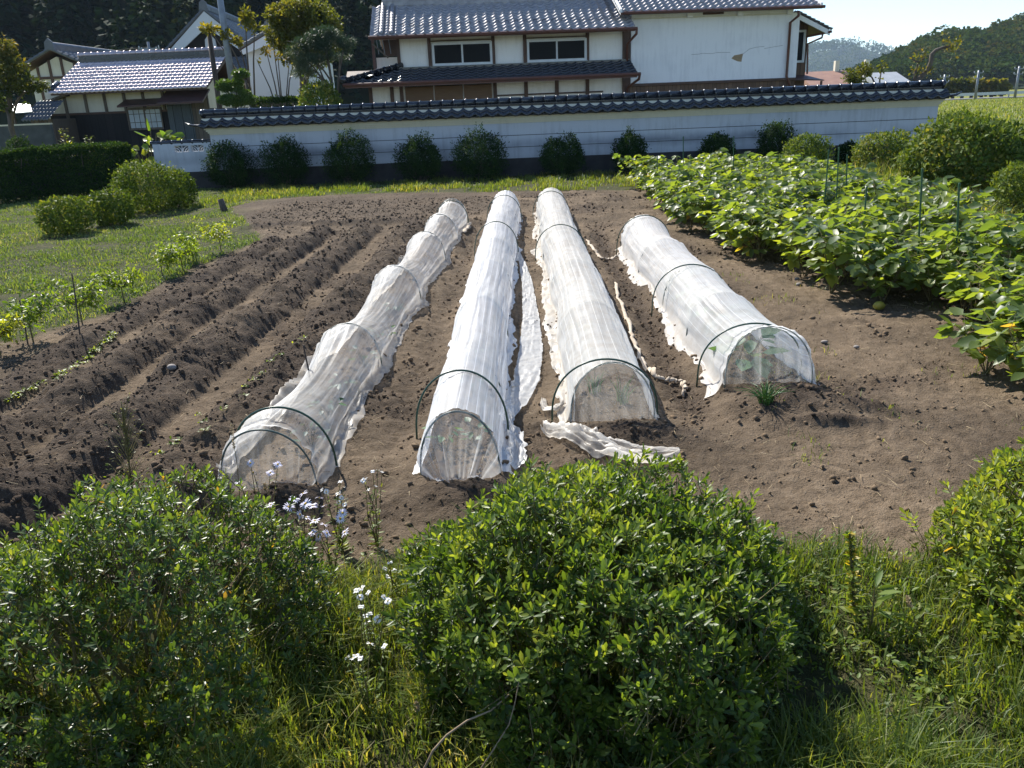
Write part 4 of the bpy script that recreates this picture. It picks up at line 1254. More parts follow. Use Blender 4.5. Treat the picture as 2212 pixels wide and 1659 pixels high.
def hedge(name, label, p0, p1, thick, h, n, seed, size, mat, tint):
    rg = np.random.RandomState(seed)
    p0, p1 = Vector(p0), Vector(p1)
    L = (p1 - p0).length
    o = empty(name, p0, label, "hedge", math.atan2(p1.y - p0.y, p1.x - p0.x))
    f = rg.rand(n)
    face = rg.choice(4, n, p=[.42, .38, .12, .08])
    x, y, z = f * L, rg.uniform(0, thick, n), rg.uniform(0, h, n)
    dep = rg.rand(n) ** 2 * .16
    y = np.where(face == 0, dep, y); z = np.where(face == 1, h - dep, z)
    x = np.where(face == 2, L - dep, x); y = np.where(face == 3, thick - dep, y)
    nrm = np.stack([(face == 2) * 1.0, -1.0 * (face == 0) + 1.0 * (face == 3), (face == 1) * 1.0], -1)
    ed = np.stack([x, y, z], -1)
    w = .07 * fbm(x * 1.6 + z, z * 1.6 + y, seed, 3) + .03 * np.abs(rg.normal(size=n)) * (rg.rand(n) < .15)
    ed = ed + nrm * w[:, None]
    # rounded top edge
    e = np.clip((z - (h - .16)) / .16, 0, 1) * np.clip((.16 - y) / .16, 0, 1)
    ed[:, 2] -= e * .06; ed[:, 1] += e * .06
    D = unit(nrm * .5 + np.array([[0, 0, .35]]) + .8 * rg.normal(size=(n, 3)))
    N = unit(nrm + .42 * rg.normal(size=(n, 3)) + np.array([[0, 0, .15]]))
    S = rg.uniform(.7, 1.3, n) * size
    V, F, k = diamonds(ed, D, N, S, S * .55)
    T = np.clip(tint[0] + (tint[1] - tint[0]) * rg.rand(n) + .35 * fbm(x * 2, z * 2 + y, seed + 4, 3), 0, 1)
    npmesh("foliage", V, F, mat, o, {'tint': np.repeat(T, k)})
    MB().box(.25, L - .25, .25, thick - .2, .1, h - .25).build("dark_core", M_base, o, bevel=.1)  # solid dark block added for the hedge's shaded inside, hides lit ground behind
    s = 40
    xx = np.linspace(.1, L - .1, s)
    a_ = np.stack([xx, np.full(s, thick / 2), np.zeros(s)], -1)
    b_ = a_ + np.stack([rg.normal(0, .12, s), rg.normal(0, thick * .25, s), np.full(s, h * .85)], -1)
    V2, F2, _ = sticks(a_, b_, .02, .008, 5)
    npmesh("stems", V2, F2, bark, o)
    return o


h0, h1 = A(-40, 330, 19.8), A(281, 306, 22.0)
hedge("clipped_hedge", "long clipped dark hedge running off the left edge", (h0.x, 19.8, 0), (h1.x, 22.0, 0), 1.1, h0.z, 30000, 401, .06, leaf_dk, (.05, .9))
h0, h1 = A(540, 214, 28.5), A(648, 206, 28.5)
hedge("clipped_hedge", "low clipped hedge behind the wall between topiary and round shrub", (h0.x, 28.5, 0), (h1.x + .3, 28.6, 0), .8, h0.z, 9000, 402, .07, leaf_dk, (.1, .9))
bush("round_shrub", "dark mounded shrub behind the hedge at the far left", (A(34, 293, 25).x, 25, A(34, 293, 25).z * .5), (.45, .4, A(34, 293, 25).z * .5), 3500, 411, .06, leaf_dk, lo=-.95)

# ------------------------------------------------------------------ soybean bed
def bean_proto(seed, h, wid, ntri):
    rg = np.random.RandomState(seed)
    o = empty("bean_plant", (0, 0, 0), "yellowing bean plant in the dense leafy bed right of the tunnels", "bean plant", 0, "bean plants in the dense bed")
    ns = 7
    a = rg.uniform(0, 6.28, ns)
    tips = np.stack([np.cos(a) * wid * rg.uniform(.15, .6, ns), np.sin(a) * wid * rg.uniform(.15, .6, ns), h * rg.uniform(.6, .95, ns)], -1)
    st = [sticks(np.zeros((ns, 3)), tips, .005, .003, 4)[:2]]
    f = rg.uniform(.12, 1, ntri) ** .65
    s = rg.randint(0, ns, ntri)
    node = tips[s] * f[:, None]
    w = rg.uniform(0, 6.28, ntri)
    out = np.stack([np.cos(w), np.sin(w), rg.uniform(.15, .9, ntri)], -1)
    out = unit(out + .4 * unit(node * np.array([[1, 1, 0]]) + 1e-6))
    pet = node + out * rg.uniform(.06, .16, ntri)[:, None]
    pet[:, 2] = np.maximum(pet[:, 2], .03)
    st.append(sticks(node, pet, .0022, .0015, 3)[:2])
    Pn, Dn, Nn, Ln, Tn = [], [], [], [], []
    tt = np.clip(.55 * rg.rand(ntri) + .22 * (1 - f) + .05 + (rg.rand(ntri) < .07) * .35, 0, 1)
    sz = rg.uniform(.078, .122, ntri)
    for j, da in enumerate((0, 1.15, -1.15)):
        hd = np.stack([np.cos(w + da), np.sin(w + da), rg.uniform(-.55, .25, ntri)], -1)
        Pn.append(pet + unit(hd) * .008); Dn.append(hd + .2 * rg.normal(size=(ntri, 3)))
        Nn.append(np.array([[0, 0, 1.0]]) + .45 * rg.normal(size=(ntri, 3))); Ln.append(sz * (1.1 if j == 0 else .92)); Tn.append(np.clip(tt + .08 * rg.normal(size=ntri), 0, 1))
    L_ = np.concatenate(Ln)
    V, F, k = leaves(np.concatenate(Pn), np.concatenate(Dn), np.concatenate(Nn), L_, L_ * rg.uniform(.62, .8, len(L_)), 'ovate', .18)
    npmesh("foliage", V, F, leaf_bn, o, {'tint': np.repeat(np.concatenate(Tn), k)}, True)
    V, F = merge(st)
    npmesh("stems", V, F, stem_m, o)
    return o


protos = [bean_proto(500 + i, (.50, .56, .46, .60, .52, .40)[i], (.42, .40, .45, .38, .44, .42)[i], (64, 70, 60, 72, 66, 50)[i]) for i in range(6)]
BEAN = [G(1365, 404), G(1440, 470), G(1560, 560), G(1700, 588), G(1775, 640), G(1860, 672), G(2010, 668), G(2062, 740), G(2062, 850), G(2190, 890), Vector((4.4, 4.5, 0)), Vector((5.2, 6.5, 0)), Vector((5.6, 10, 0)), Vector((5.5, 13.5, 0)), Vector((5.9, 16.5, 0)), Vector((5.9, 18.6, 0)), Vector((3.4, 19.0, 0))]
BP = np.array([p[:2] for p in BEAN])
rg = np.random.RandomState(77)
spots = []
yy = 4.6
row = 0
while yy < 19.2:
    for xx in np.arange(1.8, 6.6, .40):
        x_, y_ = xx + rg.uniform(-.1, .1) + (.2 if row % 2 else 0), yy + rg.uniform(-.1, .1)
        if poly_sd(np.array([x_]), np.array([y_]), BP)[0] > .10: spots.append((x_, y_))
    yy += .40
    row += 1
for i, (x_, y_) in enumerate(spots):
    o = protos[i] if i < 6 else copy_tree(protos[i % 6])
    o.location = on(x_, y_, -.01)
    s_ = rg.uniform(.95, 1.35) * (1.0 if y_ > 7 else .85)
    o.scale = (s_ * 1.05, s_ * 1.05, s_)
    o.rotation_euler = (rg.uniform(-.12, .12), rg.uniform(-.12, .12), rg.uniform(0, 6.28))

stake_m = plain("green plastic stake", (.030, .095, .040), (.02, .07, .03), 8, .4, .05)
for lab, bx, by, tx, ty in [("green garden stake at the far left corner of the bean bed", 1419, 395, 1420, 340), ("green garden stake second from the far corner of the beans", 1476, 400, 1476, 298), ("green garden stake in front of the low dark shrub", 1583, 395, 1585, 297), ("pair stake leaning slightly, tall in the middle of the bean bed", 1775, 470, 1790, 328),
                            ("tall green stake beside the leaning one in the bean bed", 1803, 470, 1812, 322), ("green stake with a pale cap below the sunlit bush", 1825, 450, 1830, 338), ("green stake leaning right in front of the big dome", 1980, 590, 1992, 370), ("thick capped green stake at the right of the bean bed", 2062, 600, 2072, 402), ("thin dark stake deep in the bean bed", 1858, 545, 1872, 408)]:
    p = GT(bx, by + 40)
    tq = A(tx, ty, p.y)
    o = empty("garden_stake", p, lab, "stake")
    MB().tube([(0, 0, -.05), (tq.x - p.x, 0, tq.z - p.z)], .009, 6).build("shaft", stake_m, o)
    e = Vector((tq.x - p.x, 0, tq.z - p.z))
    MB().tube([e - Vector((0, 0, .01)), e + Vector((0, 0, .02)), e + Vector((0, 0, .028))], [.011, .011, .006], 6).build("cap", stake_m, o)
for lab, bx, by, tx, ty in [("dark thin cane at the left end of the pepper row", 60, 745, 42, 648), ("dark thin cane between two pepper plants at left", 172, 722, 155, 590), ("dark stick leaning in the furrow left of the first tunnel", 676, 1180 * .865 * 0 + 855, 655, 745)]:
    p = GT(bx, by)
    tq = A(tx, ty, p.y)
    o = empty("garden_cane", p, lab, "cane")
    MB().tube([(0, 0, -.03), ((tq.x - p.x) * .5, .01, (tq.z - p.z) * .5), (tq.x - p.x, 0, tq.z - p.z)], [.007, .006, .005], 6).build("shaft", M_pole, o)

# ------------------------------------------------------------------ pepper row at the edge of the meadow
for i, (lab, px, py, ht, wd, n) in enumerate([("near pepper plant with drooping green leaves at the left end of its row", 72, 738, .48, .30, 420), ("pepper plant with thin bare lower stem behind the near one", 178, 700, .42, .30, 380), ("yellowing pepper plant beside the dark cane", 268, 652, .40, .28, 360), ("yellow green pepper plant in the middle of the row", 352, 600, .42, .30, 380),
                                              ("bushy pepper plant with an orange tinge third from the far end", 395, 585, .40, .30, 360), ("second farthest pepper plant of the row", 425, 566, .42, .26, 320), ("brightest yellow pepper plant at the far end of the row", 478, 545, .46, .32, 420), ("pepper leaves cut by the left edge of the photo", 2, 770, .35, .26, 260)]):
    p = GT(px, py)
    rg2 = np.random.RandomState(600 + i)
    o = empty("pepper_plant", p, lab, "pepper plant", 0)
    ns = 8
    a = rg2.uniform(0, 6.28, ns)
    tips = np.stack([np.cos(a) * wd * .7, np.sin(a) * wd * .7, ht * rg2.uniform(.7, 1, ns)], -1)
    fork = np.tile(np.array([[0, 0, ht * .4]]), (ns, 1))
    parts = [sticks(np.array([[0, 0, 0.]]), fork[:1], .008, .007, 5)[:2], sticks(fork, tips, .005, .002, 4)[:2]]
    f = rg2.uniform(.25, 1.05, n)
    s = rg2.randint(0, ns, n)
    Pl = fork[s] * (1 - f)[:, None] + tips[s] * f[:, None] + rg2.normal(0, wd * .16, (n, 3))
    D = unit(np.stack([rg2.normal(size=n), rg2.normal(size=n), rg2.uniform(-1.3, .3, n)], -1))
    L = rg2.uniform(.035, .07, n)
    V, F, k = leaves(Pl, D, np.array([[0, 0, 1.0]]) + .4 * rg2.normal(size=(n, 3)), L, L * .45, 'lance', .2)
    npmesh("foliage", V, F, leaf_yl, o, {'tint': np.repeat(np.clip(.08 + .045 * i + .4 * rg2.rand(n) ** 1.5, 0, 1), k)}, True)
    V, F = merge(parts)
    npmesh("stems", V, F, stem_m, o)


# ------------------------------------------------------------------ trees behind the wall
def tree(name, label, cat, base, blobs, n, size, mat, seed, trunk_r, trunk_top, tint=(0, 1), gap=-.12, flat=False, limb=True, aspect=.55, fine=1.8):
    """blobs: (x, y, z, rx, ry, rz) around base; leaf faces fill them with clumps and gaps; limbs run from the trunk into every blob"""
    rg = np.random.RandomState(seed)
    o = empty(name, base, label, cat)
    B = np.array(blobs, float)
    vol = B[:, 3] * B[:, 4] * B[:, 5]
    s = rg.choice(len(B), n, p=vol ** .8 / np.sum(vol ** .8))
    d = rdir(rg, n)
    P = B[s, :3] + d * B[s, 3:] * (rg.rand(n) ** .45)[:, None] * (1 + .25 * fbm(d[:, 0] * 2 + s, d[:, 1] * 2 + d[:, 2], seed, 2))[:, None]
    m = mottle(P, fine / np.mean(B[:, 3]) ** .5, seed + 2)
    k = m > gap
    P, d, m = P[k], d[k], m[k]
    q = len(P)
    D = unit(rg.normal(size=(q, 3)) + d * .5 + np.array([[0, 0, -.2 if not flat else .6]]))
    N = unit(np.array([[0, 0, .8]]) + rg.normal(size=(q, 3)))
    L = rg.uniform(.7, 1.3, q) * size
    V, F, kk = diamonds(P, D, N, L, L * aspect)
    T = np.clip(tint[0] + (tint[1] - tint[0]) * (.25 + .5 * rg.rand(q) + .9 * mottle(P, .8, seed + 5)), 0, 1)
    npmesh("crown", V, F, mat, o, {'tint': np.repeat(T, kk)})
    mb = MB()
    tt = Vector(trunk_top)
    mb.tube([(0, 0, -.1), tt * .35 + Vector((.08, 0, 0)), tt * .7 - Vector((.06, 0, 0)), tt], [trunk_r * 1.25, trunk_r, trunk_r * .8, trunk_r * .55], 8)
    if limb:
        for b in blobs:
            c_ = Vector(b[:3])
            st = tt * rg.uniform(.55, .98)
            md = st.lerp(c_, .5) + Vector((0, 0, .12 * (c_ - st).length))
            mb.tube([st, md, c_, c_ + Vector((rg.normal() * b[3] * .5, rg.normal() * b[4] * .5, b[5] * .6))], [trunk_r * .42, trunk_r * .3, trunk_r * .18, trunk_r * .06], 6)
    mb.build("trunk", bark, o, True)
    return o


def pxblob(px, py, w, h, Y, base, ry=None):
    p = A(px, py, Y)
    s = Y / FPX * .98
    return (p.x - base[0], p.y - base[1], p.z, w / 2 * s, (ry or w / 2 * s), h / 2 * s)


b_ = (A(655, 215, 34).x, 34, 0)
tree("autumn_tree", "tall broad tree turning yellow behind the garden", "tree", b_, [pxblob(x, y, w, h, 34, b_) for x, y, w, h in ((640, 35, 110, 70), (610, 70, 76, 80), (680, 45, 100, 80), (705, 75, 70, 70), (655, 85, 100, 70), (605, 30, 60, 46), (635, 120, 60, 50), (690, 115, 60, 60))], 26000, .125, leaf_au, 701, .16, (.1, 0, 3.6), (-.05, .70), -.06, fine=3.6)
b_ = (A(566, 218, 31).x, 31, 0)
tree("thin_tree", "sparse thin tree with yellow tufts in front of the gabled house", "tree", b_, [pxblob(x, y, w, h, 31, b_) for x, y, w, h in ((530, 38, 45, 36), (452, 62, 40, 18), (487, 78, 26, 26), (550, 60, 30, 26), (515, 88, 30, 16))], 1500, .15, leaf_au, 702, .09, (-.5, 0, 3.0), (.45, 1.0), -.02)
b_ = (A(607, 218, 30).x, 30, 0)
tree("bare_tree", "small nearly leafless tree with fanned branches against the storehouse", "tree", b_, [pxblob(x, y, w, h, 30, b_) for x, y, w, h in ((575, 110, 22, 20), (590, 95, 20, 20), (625, 130, 20, 20), (640, 105, 20, 20), (555, 130, 20, 16), (600, 120, 16, 22))], 260, .12, leaf_au, 703, .07, (0, 0, 1.3), (.3, .9), .0)
b_ = (A(730, 215, 28).x, 28, 0)
tree("pine_tree", "layered pine with soft grey green needles and a dark curved trunk", "tree", b_, [pxblob(x, y, w, h, 28, b_) for x, y, w, h in ((700, 75, 75, 26), (660, 95, 60, 26), (745, 95, 46, 24), (700, 98, 60, 22), (640, 112, 50, 22), (675, 130, 62, 22), (735, 122, 50, 20), (660, 158, 56, 18), (650, 140, 36, 16))], 26000, .13, leaf_pn, 704, .085, (-.15, 0, 2.9), (.0, 1.0), -.02, True, True, .10, 3.4)
b_ = (A(508, 232, 27).x, 27, 0)
tree("topiary_tree", "cloud pruned topiary with separate bright green pads", "topiary", b_, [pxblob(x, y, w, h, 27, b_) for x, y, w, h in ((519, 160, 34, 18), (486, 186, 34, 26), (514, 178, 26, 14), (511, 190, 28, 16), (529, 203, 28, 18), (494, 216, 50, 22), (538, 215, 36, 18), (516, 222, 40, 14))], 12000, .065, leaf_tp, 705, .05, (.03, 0, 2.2), (.1, .9), -.6, True)
p = A(685, 172, 27)
bush("round_shrub", "glossy rounded evergreen shrub under the pine behind the wall", (p.x, 27, p.z * .55), (.74, .7, p.z * .45), 5200, 706, .11, leaf_md, (.1, 1.0), lo=-.9)
b_ = (A(20, 245, 28).x, 28, 0)
tree("maple_tree", "maple turning orange at the left edge beside the shed", "tree", b_, [pxblob(x, y, w, h, 28, b_) for x, y, w, h in ((10, 110, 50, 60), (25, 150, 70, 50), (60, 185, 70, 36), (15, 190, 70, 50), (90, 185, 36, 20), (20, 225, 60, 30), (-30, 160, 80, 90))], 9000, .11, leaf_mp, 707, .10, (0, 0, 2.4), (-.05, .8), -.02, fine=3.4)
b_ = (A(1895, 188, 27).x, 27, 0)
tree("persimmon_tree", "low pruned fruit tree with sparse leaves behind the wall's right end", "tree", b_, [pxblob(x, y, w, h, 27, b_) for x, y, w, h in ((1832, 165, 36, 34), (1868, 152, 38, 26), (1850, 175, 40, 20), (1905, 145, 16, 22), (1900, 172, 24, 12))], 1100, .10, leaf_au, 708, .075, (.05, 0, 1.9), (-.1, .5), -.10)
b_ = (A(1976, 182, 27).x, 27, 0)
o = empty("bent_tree", b_, "bare bent trunk hooking right above the end of the wall with few leaves", "tree")
path = [A(*c5(*q), 27) - Vector(b_) for q in ((1270, 715), (1330, 660), (1385, 600), (1410, 530), (1415, 470), (1450, 435), (1510, 412), (1580, 398))]
MB().tube([(0, 0, 0)] + path, [.10, .085, .08, .075, .07, .065, .055, .045, .03], 8).tube([path[0], path[0] + Vector((-.02, 0, .35)), A(*c5(1300, 540), 27) - Vector(b_), A(*c5(1215, 495), 27) - Vector(b_)], [.05, .045, .035, .015], 6).tube([A(*c5(1300, 540), 27) - Vector(b_), A(*c5(1385, 470), 27) - Vector(b_)], [.03, .01], 5).build("trunk", bark, o, True)
rg = np.random.RandomState(709)
Pl = np.concatenate([np.array(A(*c5(*q), 27) - Vector(b_))[None] + rg.normal(0, .09, (26, 3)) for q in ((1300, 505), (1350, 490), (1545, 340), (1640, 360), (1600, 380), (1380, 620), (1270, 620), (1590, 440), (1320, 600))])
L = rg.uniform(.07, .13, len(Pl))
V, F, k = diamonds(Pl, rdir(rg, len(Pl)), rdir(rg, len(Pl)), L, L * .6)
npmesh("crown", V, F, leaf_au, o, {'tint': np.repeat(rg.uniform(.25, .85, len(Pl)), k)})
for i, px in enumerate((2040, 2058, 2078, 2098, 2120, 2142, 2163)):
    b_ = (A(px, 206, 122).x, 122, 0)
    tree("cherry_tree", "brownish tree in the autumn row along the far road", "tree", b_, [pxblob(px - 8, 188, 20, 20, 122, b_), pxblob(px + 7, 186, 22, 22, 122, b_), pxblob(px, 179, 18, 16, 122, b_), pxblob(px, 196, 26, 14, 122, b_)], 700, .5, leaf_au, 720 + i, .2, (0, 0, 2.2), (.1, .8), -.2, aspect=.8)['group'] = "brown trees along the far road"

# ------------------------------------------------------------------ wooded hills
hill_m = NT("forest floor")
hill_m = hill_m.done(hill_m.pbr(hill_m.ramp(hill_m.noise(hill_m.pos(), .12, 5), [(.3, (.018, .030, .014)), (.7, (.040, .052, .022))]), .95, None, .1))
leaf_cd = leafmat("cedar foliage", [(0, (.007, .018, .011)), (.6, (.014, .031, .016)), (1, (.034, .050, .020))], .85, .06, .05)
leaf_fr = leafmat("mixed forest foliage", [(0, (.020, .042, .014)), (.45, (.045, .075, .020)), (.8, (.058, .076, .024)), (1, (.095, .080, .028))], .85, .12, .0)


def hill(name, label, fn, x0, x1, y0, y1, nx_, ny_, ntree, th, tw, nl, mat, seed, flabel, cone=True, tint=(0, .9)):
    X, Y = np.meshgrid(np.linspace(x0, x1, nx_), np.linspace(y0, y1, ny_))
    Z = fn(X, Y)
    I = np.arange(nx_ * ny_).reshape(ny_, nx_)
    f = np.stack([I[:-1, :-1], I[:-1, 1:], I[1:, 1:], I[1:, :-1]], -1).reshape(-1, 4)
    tag(npmesh(name, np.stack([X, Y, Z], -1).reshape(-1, 3), [f], hill_m, None, None, True), label, "hill", kind='structure')
    rg = np.random.RandomState(seed)
    x, y = rg.uniform(x0, x1, ntree * 3), rg.uniform(y0, y1, ntree * 3)
    z = fn(x, y)
    k = np.nonzero(z > 1.0)[0][:ntree]
    x, y, z = x[k], y[k], z[k]
    n = len(k)
    H = rg.uniform(*th, n); Wd = rg.uniform(*tw, n)
    t_ = np.repeat(np.arange(n), nl)
    m = len(t_)
    u = rg.rand(m) ** (1.25 if cone else .8)
    a = rg.uniform(0, 6.283, m)
    prof = (1 - u) * (.75 + .25 * rg.rand(m)) if cone else np.sqrt(np.clip(1 - (2 * u - 1) ** 2, 0, 1)) * (.7 + .3 * rg.rand(m))
    r = Wd[t_] * .5 * prof
    zb = .12 if cone else .25
    P = np.stack([x[t_] + r * np.cos(a), y[t_] + r * np.sin(a), z[t_] + H[t_] * (zb + (1 - zb) * u)], -1)
    out = np.stack([np.cos(a), np.sin(a), np.full(m, -.35 if cone else .3) + .4 * (u > .8)], -1)
    D = unit(out + .45 * rg.normal(size=(m, 3)))
    N = unit(np.stack([np.cos(a) * .5, np.sin(a) * .5, np.ones(m)], -1) + .5 * rg.normal(size=(m, 3)))
    S = rg.uniform(.6, 1.3, m) * Wd[t_] * (.17 if cone else .17)
    V, F, kk = diamonds(P, D, N, S, S * .8)
    tt = np.clip(np.repeat(rg.rand(n), nl) * (tint[1] - tint[0]) + tint[0] + rg.normal(0, .12, m), 0, 1)
    tag(npmesh("forest", V, F, mat, None, {'tint': np.repeat(tt, kk)}), flabel, "forest", kind='stuff')


hill("wooded_hill", "steep hill slope behind the old houses at left",
     lambda x, y: np.clip((y - 92) * .62, 0, 60) * (1 - sstep(-45, 15, x + (y - 92) * .12)) + 2.5 * fbm(x * .04, y * .04, 801, 3), -150, 25, 90, 215, 60, 50, 1500, (9, 15), (4.2, 6.5), 170, leaf_cd, 801,
     "dark cedar wood covering the steep hillside behind the houses at left")
hill("wooded_hill", "farther slope of the left hill with lighter woods",
     lambda x, y: 60 * np.exp(-((x + 30) / 75) ** 2) * sstep(230, 330, y) + 3 * fbm(x * .03, y * .03, 803, 3), -140, 75, 225, 360, 40, 30, 700, (8, 12), (6, 9), 90, leaf_fr, 803,
     "lighter mixed wood on the slope behind the dark cedars", False)
hill("wooded_hill", "rounded wooded hill rising to the right edge",
     lambda x, y: np.interp(x - (y - 330) * .35, [105, 122, 138, 148, 155, 166, 184, 235, 300], [0, 1.0, 6.5, 11.5, 14, 12.5, 18, 23, 17]) * sstep(235, 322, y) * (1 - .3 * sstep(340, 420, y)) + 1.0 * fbm(x * .05, y * .05, 805, 3), 80, 300, 232, 420, 80, 60, 2600, (4.5, 7.5), (5, 8.5), 90, leaf_fr, 805,
     "mixed green and ochre wood on the right hill", False, (.0, .8))
hill("far_hill", "low blue hill in the gap between the house and the right hill",
     lambda x, y: (80 * np.exp(-((x - 740) / 140) ** 2) + 56 * np.exp(-((x - 450) / 210) ** 2) + 40 * np.exp(-((x - 1050) / 200) ** 2)) * sstep(1700, 2050, y) + 5 * fbm(x * .008, y * .008, 807, 3), 80, 1500, 1690, 2500, 80, 40, 2600, (14, 24), (20, 32), 40, leaf_fr, 807,
     "distant wood on the low blue hill", False, (.0, .6))

# ------------------------------------------------------------------ netted row tunnels
M_hoop = plain("green coated hoop", (.020, .070, .045), (.014, .05, .034), 8, .32, .05, .5)
M_hoop2 = plain("grey green hoop", (.10, .13, .11), (.07, .10, .085), 8, .4, .05, .5)
NET = [netmat("dusty old netting", .10, .58, (.93, .93, .91), dirt_amt=.6), netmat("shiny new netting", .18, .76, (.95, .96, .97), (.75, .75, .75), .1, .3, .16),
       netmat("soil stained netting", .19, .78, (.95, .95, .92), (.68, .58, .44), .45, .35, .06), netmat("pale netting", .27, .84, (.95, .95, .94), (.70, .60, .48), .40, .25, .06)]

NETP = [netmat('thin dusty end netting', .20, .6, dirt_amt=.4), netmat('thin end netting', .26, .7, (.94, .95, .96), (.8, .8, .8), .1), netmat('thin stained end netting', .24, .6, dirt_amt=.35), netmat('thin pale end netting', .22, .6, dirt_amt=.2)]


def tunnel(label, i, F0, F1, w0, w1, h0, h1, inner, outer, mat, flare, sag, seed, gather=1.0, front_len=.10, rag=.03, splay=(0, 0)):
    rg = np.random.RandomState(seed)
    F0, F1 = np.array(F0, float), np.array(F1, float)
    L = np.linalg.norm(F1 - F0)
    o = empty("row_tunnel", (F0[0], F0[1], 0), label, "row tunnel")
    knots = np.array(sorted(set([0.0, 1.0] + list(inner) + [min(s_, 1) for s_ in outer])))
    ns, nt_ = int(L * 24), 64
    s = np.linspace(0, 1, ns)
    ki = np.clip(np.searchsorted(knots, s, 'right') - 1, 0, len(knots) - 2)
    fr = (s - knots[ki]) / (knots[ki + 1] - knots[ki])
    sg = np.abs(np.sin(np.pi * fr)) ** .75 * np.clip((knots[ki + 1] - knots[ki]) * L / 1.6, .35, 1.15)
    per = np.sort(1 + .05 * rg.normal(size=len(knots))) if False else 1 + .04 * rg.normal(size=len(knots))
    hk = np.interp(s, knots, per)
    W = (w0 + (w1 - w0) * s) * .5 * (1 - sag * .65 * sg)
    H = (h0 + (h1 - h0) * s) * hk * (1 - sag * sg)
    cx_ = F0[0] + (F1[0] - F0[0]) * s + .035 * fbm(s * L * .7, s * 0, seed, 2)
    cy_ = F0[1] + (F1[1] - F0[1]) * s
    gz = terrain(cx_, cy_)
    for _ in range(60): gz[1:-1] = (gz[:-2] + 2 * gz[1:-1] + gz[2:]) / 4
    th = np.linspace(0, np.pi, nt_)
    S_, T_ = np.meshgrid(s * L, th, indexing='ij')
    longf = fbm(S_ * .8 + .4 * T_, T_ * 8 + 3, seed + 1, 4)
    wr = fbm(S_ * 2.2 + T_ * 2.5, T_ * 9 - S_ * 1.2, seed + 2, 4)
    low = np.clip(1 - np.sin(T_), 0, 1)
    off = (.010 + .022 * low) * longf + (.0055 + .015 * low) * wr * (.4 + sg[:, None])
    cx2, sy2 = -np.cos(T_), np.sin(T_) ** .8
    X = cx_[:, None] + cx2 * (W[:, None] + off)
    Z = gz[:, None] + .008 + sy2 * (H[:, None] + off)
    Y = cy_[:, None] + .02 * wr
    V = np.stack([X, Y, Z], -1)
    hem = np.clip((.30 - np.sin(T_)) / .30, 0, 1) ** 1.5
    # skirts lying on the soil
    sk = []
    nk = 5
    for side in (0, 1):
        e = V[:, 0 if side == 0 else -1]
        sgn = -1 if side == 0 else 1
        fl_ = flare[side] * (.55 + 1.2 * np.clip(fbm(s * L * 1.3, s * 0 + side, seed + 5, 3) + .4, 0, 1.2)) + rag * fbm(s * L * 9, s * 0 + 7 * side, seed + 6, 3)
        rows = []
        for j in range(1, nk + 1):
            f = j / nk
            x_ = e[:, 0] + sgn * np.maximum(fl_, .01) * f
            y_ = e[:, 1] + .01 * rg.normal(size=ns) * f
            z_ = terrain(x_, y_) + .006 + .030 * np.abs(fbm(s * L * 6 + f, f + s * 0, seed + 8, 3)) * (1 if j < nk else .4)
            rows.append(np.stack([x_, y_, z_], -1))
        sk.append(np.stack(rows, 1))
    V = np.concatenate([sk[0][:, ::-1], V, sk[1]], 1)
    hem = np.concatenate([np.ones((ns, nk)), hem, np.ones((ns, nk))], 1)
    ar = np.concatenate([np.zeros((ns, nk)), T_ / np.pi, np.ones((ns, nk))], 1)
    nc = V.shape[1]
    I = np.arange(ns * nc).reshape(ns, nc)
    f = np.stack([I[:-1, :-1], I[:-1, 1:], I[1:, 1:], I[1:, :-1]], -1).reshape(-1, 4)
    V = V - np.array([F0[0], F0[1], 0])
    npmesh("netting", V.reshape(-1, 3), [f], mat, o, {'hem': hem.ravel(), 'around': ar.ravel()}, True)
    # end panels
    for end, nm in ((0, "front_panel"), (-1, "rear_panel")):
        arc = V[end, nk:nc - nk]
        nv = 22
        v = np.linspace(0, 1, nv)[:, None]
        sgn = -1 if end == 0 else 1
        g_ = gather if end == 0 else .55
        mid = arc[:, 0].mean()
        fold = fbm(np.linspace(0, 1, nt_) * 16, np.zeros(nt_) + end, seed + 11, 3)
        zb_ = gz[end] + .01
        bx = mid + (arc[:, 0] - mid) * g_ * 1.0 + .02 * fold
        PX = arc[:, 0] * (1 - v) + bx * v
        PZ = arc[:, 2] * (1 - v) + zb_ * v + .012 * np.sin(v * np.pi) * fold
        PY = arc[:, 1] + sgn * (front_len * v ** .8 + .045 * fold * np.sin(v * np.pi * .5) * (1 if g_ < .9 else .5))
        PV = np.stack([PX, PY, PZ], -1)
        wz = terrain(PV[..., 0] + F0[0], PV[..., 1] + F0[1]) + .006
        PV[..., 2] = np.maximum(PV[..., 2], wz)
        I = np.arange(nv * nt_).reshape(nv, nt_)
        f = np.stack([I[:-1, :-1], I[:-1, 1:], I[1:, 1:], I[1:, :-1]], -1).reshape(-1, 4)
        hm = np.clip(np.abs(fold)[None] * 1.2 * (v if g_ < .9 else .4) - .25, -.45, .6) - (.08 if end == 0 else 0)
        npmesh(nm, PV.reshape(-1, 3), [f], NETP[i] if end == 0 else mat, o, {'hem': (hm + 0 * v).ravel(), 'around': np.zeros(nv * nt_)}, True)
    # hoops
    for s_, out in [(q, False) for q in [0.0] + list(inner) + [1.0]] + [(q, True) for q in outer]:
        q = int(round(min(max(s_, 0), 1) * (ns - 1)))
        yo = (s_ - s[q]) * L
        kk_ = 1.06 if out else .985
        dx, dz = (.012, .012) if out else (-.004, -.006)
        wq = (w0 + (w1 - w0) * s[q]) * .5 * (1 if not out else 1.04) + dx
        hq = (h0 + (h1 - h0) * s[q]) * hk[q] + dz + (.01 if out else 0)
        tl = rg.uniform(-.05, .05)
        far_ = 1 - .5 * s[q]
        if out: wq += splay[1] * .5 * far_
